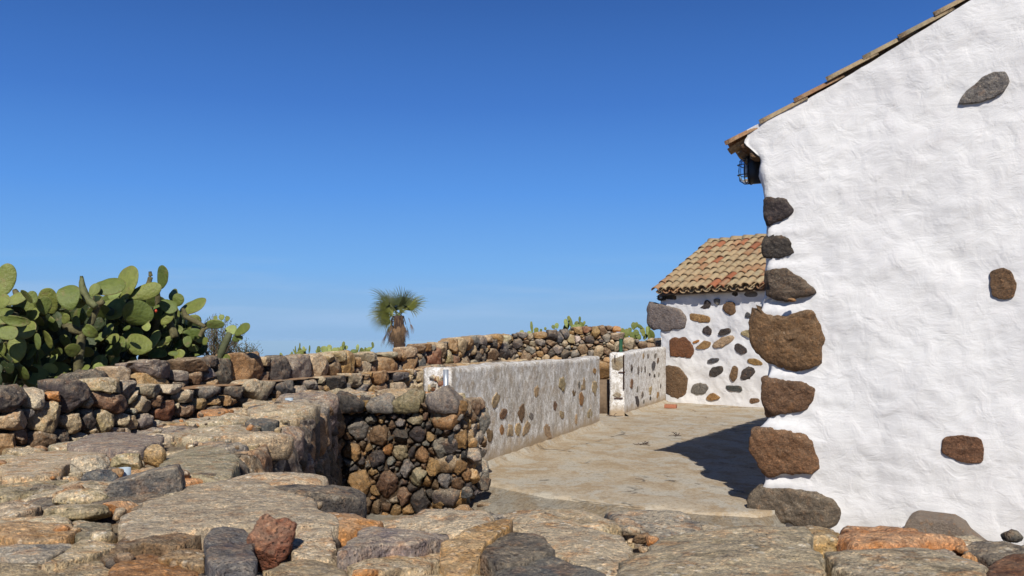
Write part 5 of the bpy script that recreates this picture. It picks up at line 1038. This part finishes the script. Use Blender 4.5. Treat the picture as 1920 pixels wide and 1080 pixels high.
# wisps of dry plant litter on the terrace
for x, y, lab in [(1207, 834, 'curled dark dry twigs lying on the open terrace left of the house shadow tip'), (1268, 818, 'small dry weed wisp on the terrace just above the house shadow'), (1150, 781, 'dark dry leaf litter at the foot of the gate gap')]:
    c = P(x, y, 0); ps = []
    for k in range(9):
        q = np.array([c[0] + rc.uniform(-.012, .012), c[1] + rc.uniform(-.012, .012), .012]); r_ = rc.normal(0, .08, 3); r_[2] = abs(r_[2]) * .25; m_2 = q + r_ * .6 + rc.normal(0, .012, 3); m_2[2] = max(m_2[2], .01); e_2 = q + r_; e_2[2] = max(e_2[2], .01); ps.append(tube([q, m_2, e_2], [.004, .005, .002], 5) + ((0, 0, 0, 0),))
    V, Fc, T = join(ps); tag(put('dry_twigs', V, Fc, M_TRUNK), lab, 'twigs')

# dry shrub behind the cactus arm
def shrub(label, c0, wdt, hgt, n, rg, leafc, dep=.4):
    o = thing('shrub', c0, label, 'shrub'); tw = []; lf = []
    for i in range(n):
        a = rg.uniform(-1, 1); b = np.array([c0[0] + rg.uniform(-.1, .1), c0[1] + rg.uniform(-.1, .1), c0[2]]); e = np.array([c0[0] + a * wdt, c0[1] + rg.uniform(-dep, dep), c0[2] + hgt * rg.uniform(.5, 1) * (1 - .35 * a * a)]); m = (b + e) / 2 + rg.normal(0, .05, 3); tw.append(tube([b, m, e], [.008, .005, .002], 4) + ((0, 0, 0, 0),))
        for k in range(26):
            t = rg.uniform(.3, 1); p = b + (m - b) * 2 * t if t < .5 else m + (e - m) * (2 * t - 1); dr = rg.normal(size=3); dr[2] = abs(dr[2]) + .5; dr /= np.linalg.norm(dr); L = rg.uniform(.03, .07); sd_ = np.cross(dr, rg.normal(size=3)); sd_ /= np.linalg.norm(sd_); p = p + rg.normal(0, .025, 3)
            lf.append((np.array([p, p + dr * L * .5 + sd_ * .005, p + dr * L, p + dr * L * .5 - sd_ * .005]), np.array([[0, 1, 2], [0, 2, 3]]), (0, 0, 0, 0)))
    V, Fc, T = join(tw); put('twigs', V, Fc, M_TWIG, o); V, Fc, T = join(lf); put('foliage', V, Fc, leafc, o); return o
c = sp_(1590, 760, 12.6); shrub('fine leaved dark dry shrub behind the prickly pear arm', (c[0], 12.8, c[2] - .1), .38, .80, 60, rc, M_SHRUB)
c = sp_(1810, 760, 13.6); shrub('low bushy shrub with dark tips just left of the first ochre upright stone', (c[0], 13.8, c[2] - .2), .26, .48, 44, rc, M_SHRUB)

# palm
rp = np.random.default_rng(5); DPm = 38.0
def fan_mesh(nseg, span, Rr_, pet, droop, seed, mat):
    rg = np.random.default_rng(seed); V = []; T = []
    n = 8; tb = tube([(0, 0, 0), (0, 0, pet * .5), (0, .0, pet)], [.022, .016, .012], 5); V += tb[0].tolist(); T += tb[1].tolist()
    for i in range(nseg):
        a = -span / 2 + span * i / (nseg - 1); L = Rr_ * (1 - .25 * (a / (span / 2)) ** 2) * rg.uniform(.85, 1.08); w_ = span / nseg * .5
        tw_ = rg.uniform(-.3, .3); k = len(V); S = 6
        for j in range(S + 1):
            t = j / S; r_ = .03 + L * t; hw = (.5 * w_ * r_ if t < .34 else .5 * w_ * .34 * L * (1 - (t - .34) / .66) ** .8) + .001
            dz = -droop * L * max(0, t - .35) ** 2 * 1.6; fold = .45 * hw
            for q in (-1, 0, 1):
                aa = a; x = math.sin(aa) * r_ + math.cos(aa) * q * hw * 2; z = math.cos(aa) * r_ - math.sin(aa) * q * hw * 2; y = -.10 * math.cos(a) * r_ * 0 + (fold if q == 0 else 0) + dz * .6 + tw_ * .06 * t
                V.append([x, y, pet + z + dz * .4])
        for j in range(S):
            for q in (0, 1):
                p = k + j * 3 + q; T += [[p, p + 1, p + 4], [p, p + 4, p + 3]]
    return new_mesh('frond', np.array(V), np.array(T), None, False, [mat])
fg = [fan_mesh(21, R(150), .76, .40, .4, 40 + i, M_PALM) for i in range(3)]; fy = fan_mesh(17, R(150), .55, .45, .4, 50, M_PALMY); fd = [fan_mesh(13, R(62), .60, .30, .25, 60 + i, M_PALMD) for i in range(2)]
cp = PD(748, 592, DPm); palm = thing('fan_palm', (cp[0], DPm, -.4), 'single fan palm with spiky green crown and shaggy skirt of dead leaves against the sky', 'palm tree')
zz = np.linspace(-.4, cp[2], 24); V, Fc = tube([(cp[0] + .02 * math.sin(z * 2), DPm, z) for z in zz], [.26 - .06 * k / 23 + .02 * ((k % 2)) for k in range(24)], 16); V += .02 * np.c_[fbm(V * 9, 3, 1), fbm(V * 9, 3, 2), V[:, 0] * 0]; put('trunk', V, Fc, M_TRUNK, palm)
def frond(me, name, u, n_, sc, base=(0, 0, 0)):
    u = Vector(u).normalized(); n_ = Vector(n_); n_ = (n_ - u * n_.dot(u)).normalized(); x = n_.cross(u).normalized(); m = Matrix(((x[0] * sc, n_[0] * sc, u[0] * sc, 0), (x[1] * sc, n_[1] * sc, u[1] * sc, 0), (x[2] * sc, n_[2] * sc, u[2] * sc, 0), (0, 0, 0, 1)))
    m.translation = Vector((cp[0] + base[0], DPm + base[1], cp[2] + base[2])) - Vector(WORLD[palm.name]); o = bpy.data.objects.new(name, me); COL.objects.link(o); o.parent = palm; o.matrix_basis = m
# (angle from up, + right; depth lean; scale)
FR = [(-72,-.2,1.05),(-58,.3,1.1),(-44,-.3,1.1),(-31,.2,1.1),(-60,-.8,.95),(2,.2,1.0),(14,-.3,1.05),(26,.3,1.0),(52,.0,1.0),(60,-.2,1.15),(42,.6,.8),(-90,.1,1.0),(-106,-.3,.95),(-40,.9,.9),(18,.9,.9),(-82,-.7,.85)]
for i, (a, ly, sc) in enumerate(FR):
    a = R(a + rp.uniform(-5, 5)); u = (math.sin(a), ly, math.cos(a)); ed = rp.uniform(.15, 1.1); frond(fg[i % 3], 'frond', u, (-math.sin(a) * .3 + rp.uniform(-.5, .5), -ed, .75), sc * rp.uniform(1.1, 1.3), (0, 0, rp.uniform(-.12, .1)))
for a, ly, sc in [(-112,-.4,.85),(-60,-.9,.7),(30,-.6,.6)]: a = R(a); frond(fy, 'yellow_frond', (math.sin(a), ly, math.cos(a)), (.3, -1, .5), sc, (0, -.05, -.05))
for i in range(34):
    th = R(180 + i * 137.5); sx, sy = math.cos(th), math.sin(th); lv = i / 33; rr_ = .16 + .10 * (1 - lv); out = rp.uniform(.10, .42) * (1.25 if sx < 0 else .75)
    frond(fd[i % 2], 'dead_frond', (sx * out, sy * out, -1), (sx + rp.uniform(-.4, .4), sy, .2), rp.uniform(.85, 1.25), (sx * rr_ - .06, sy * rr_, .05 - .55 * lv))
frond(fd[0], 'dead_frond', (.35, -.2, -1), (1, -.5, .2), .8, (.42, -.1, -.1)); frond(fd[1], 'dead_frond', (-.45, -.2, -1), (-1, -.5, .2), 1.1, (-.35, -.1, -.45))
hz, t_, b_ = nodes('sea haze'); t_.nodes.remove(b_); pv = t_.nodes.new('ShaderNodeVolumePrincipled'); pv.inputs['Color'].default_value = (.52, .78, 1, 1); pv.inputs['Density'].default_value = 1.1e-4; pv.inputs['Anisotropy'].default_value = -.2
t_.links.new(pv.outputs[0], t_.nodes['Material Output'].inputs['Volume'])
V, Fc = box((0, 0, (7.5 - 700) / 2), (330000, 330000, 707.5)); tag(put('haze', V, Fc, hz, smooth=False), kind='stuff')
print('script done', len(bpy.data.objects))
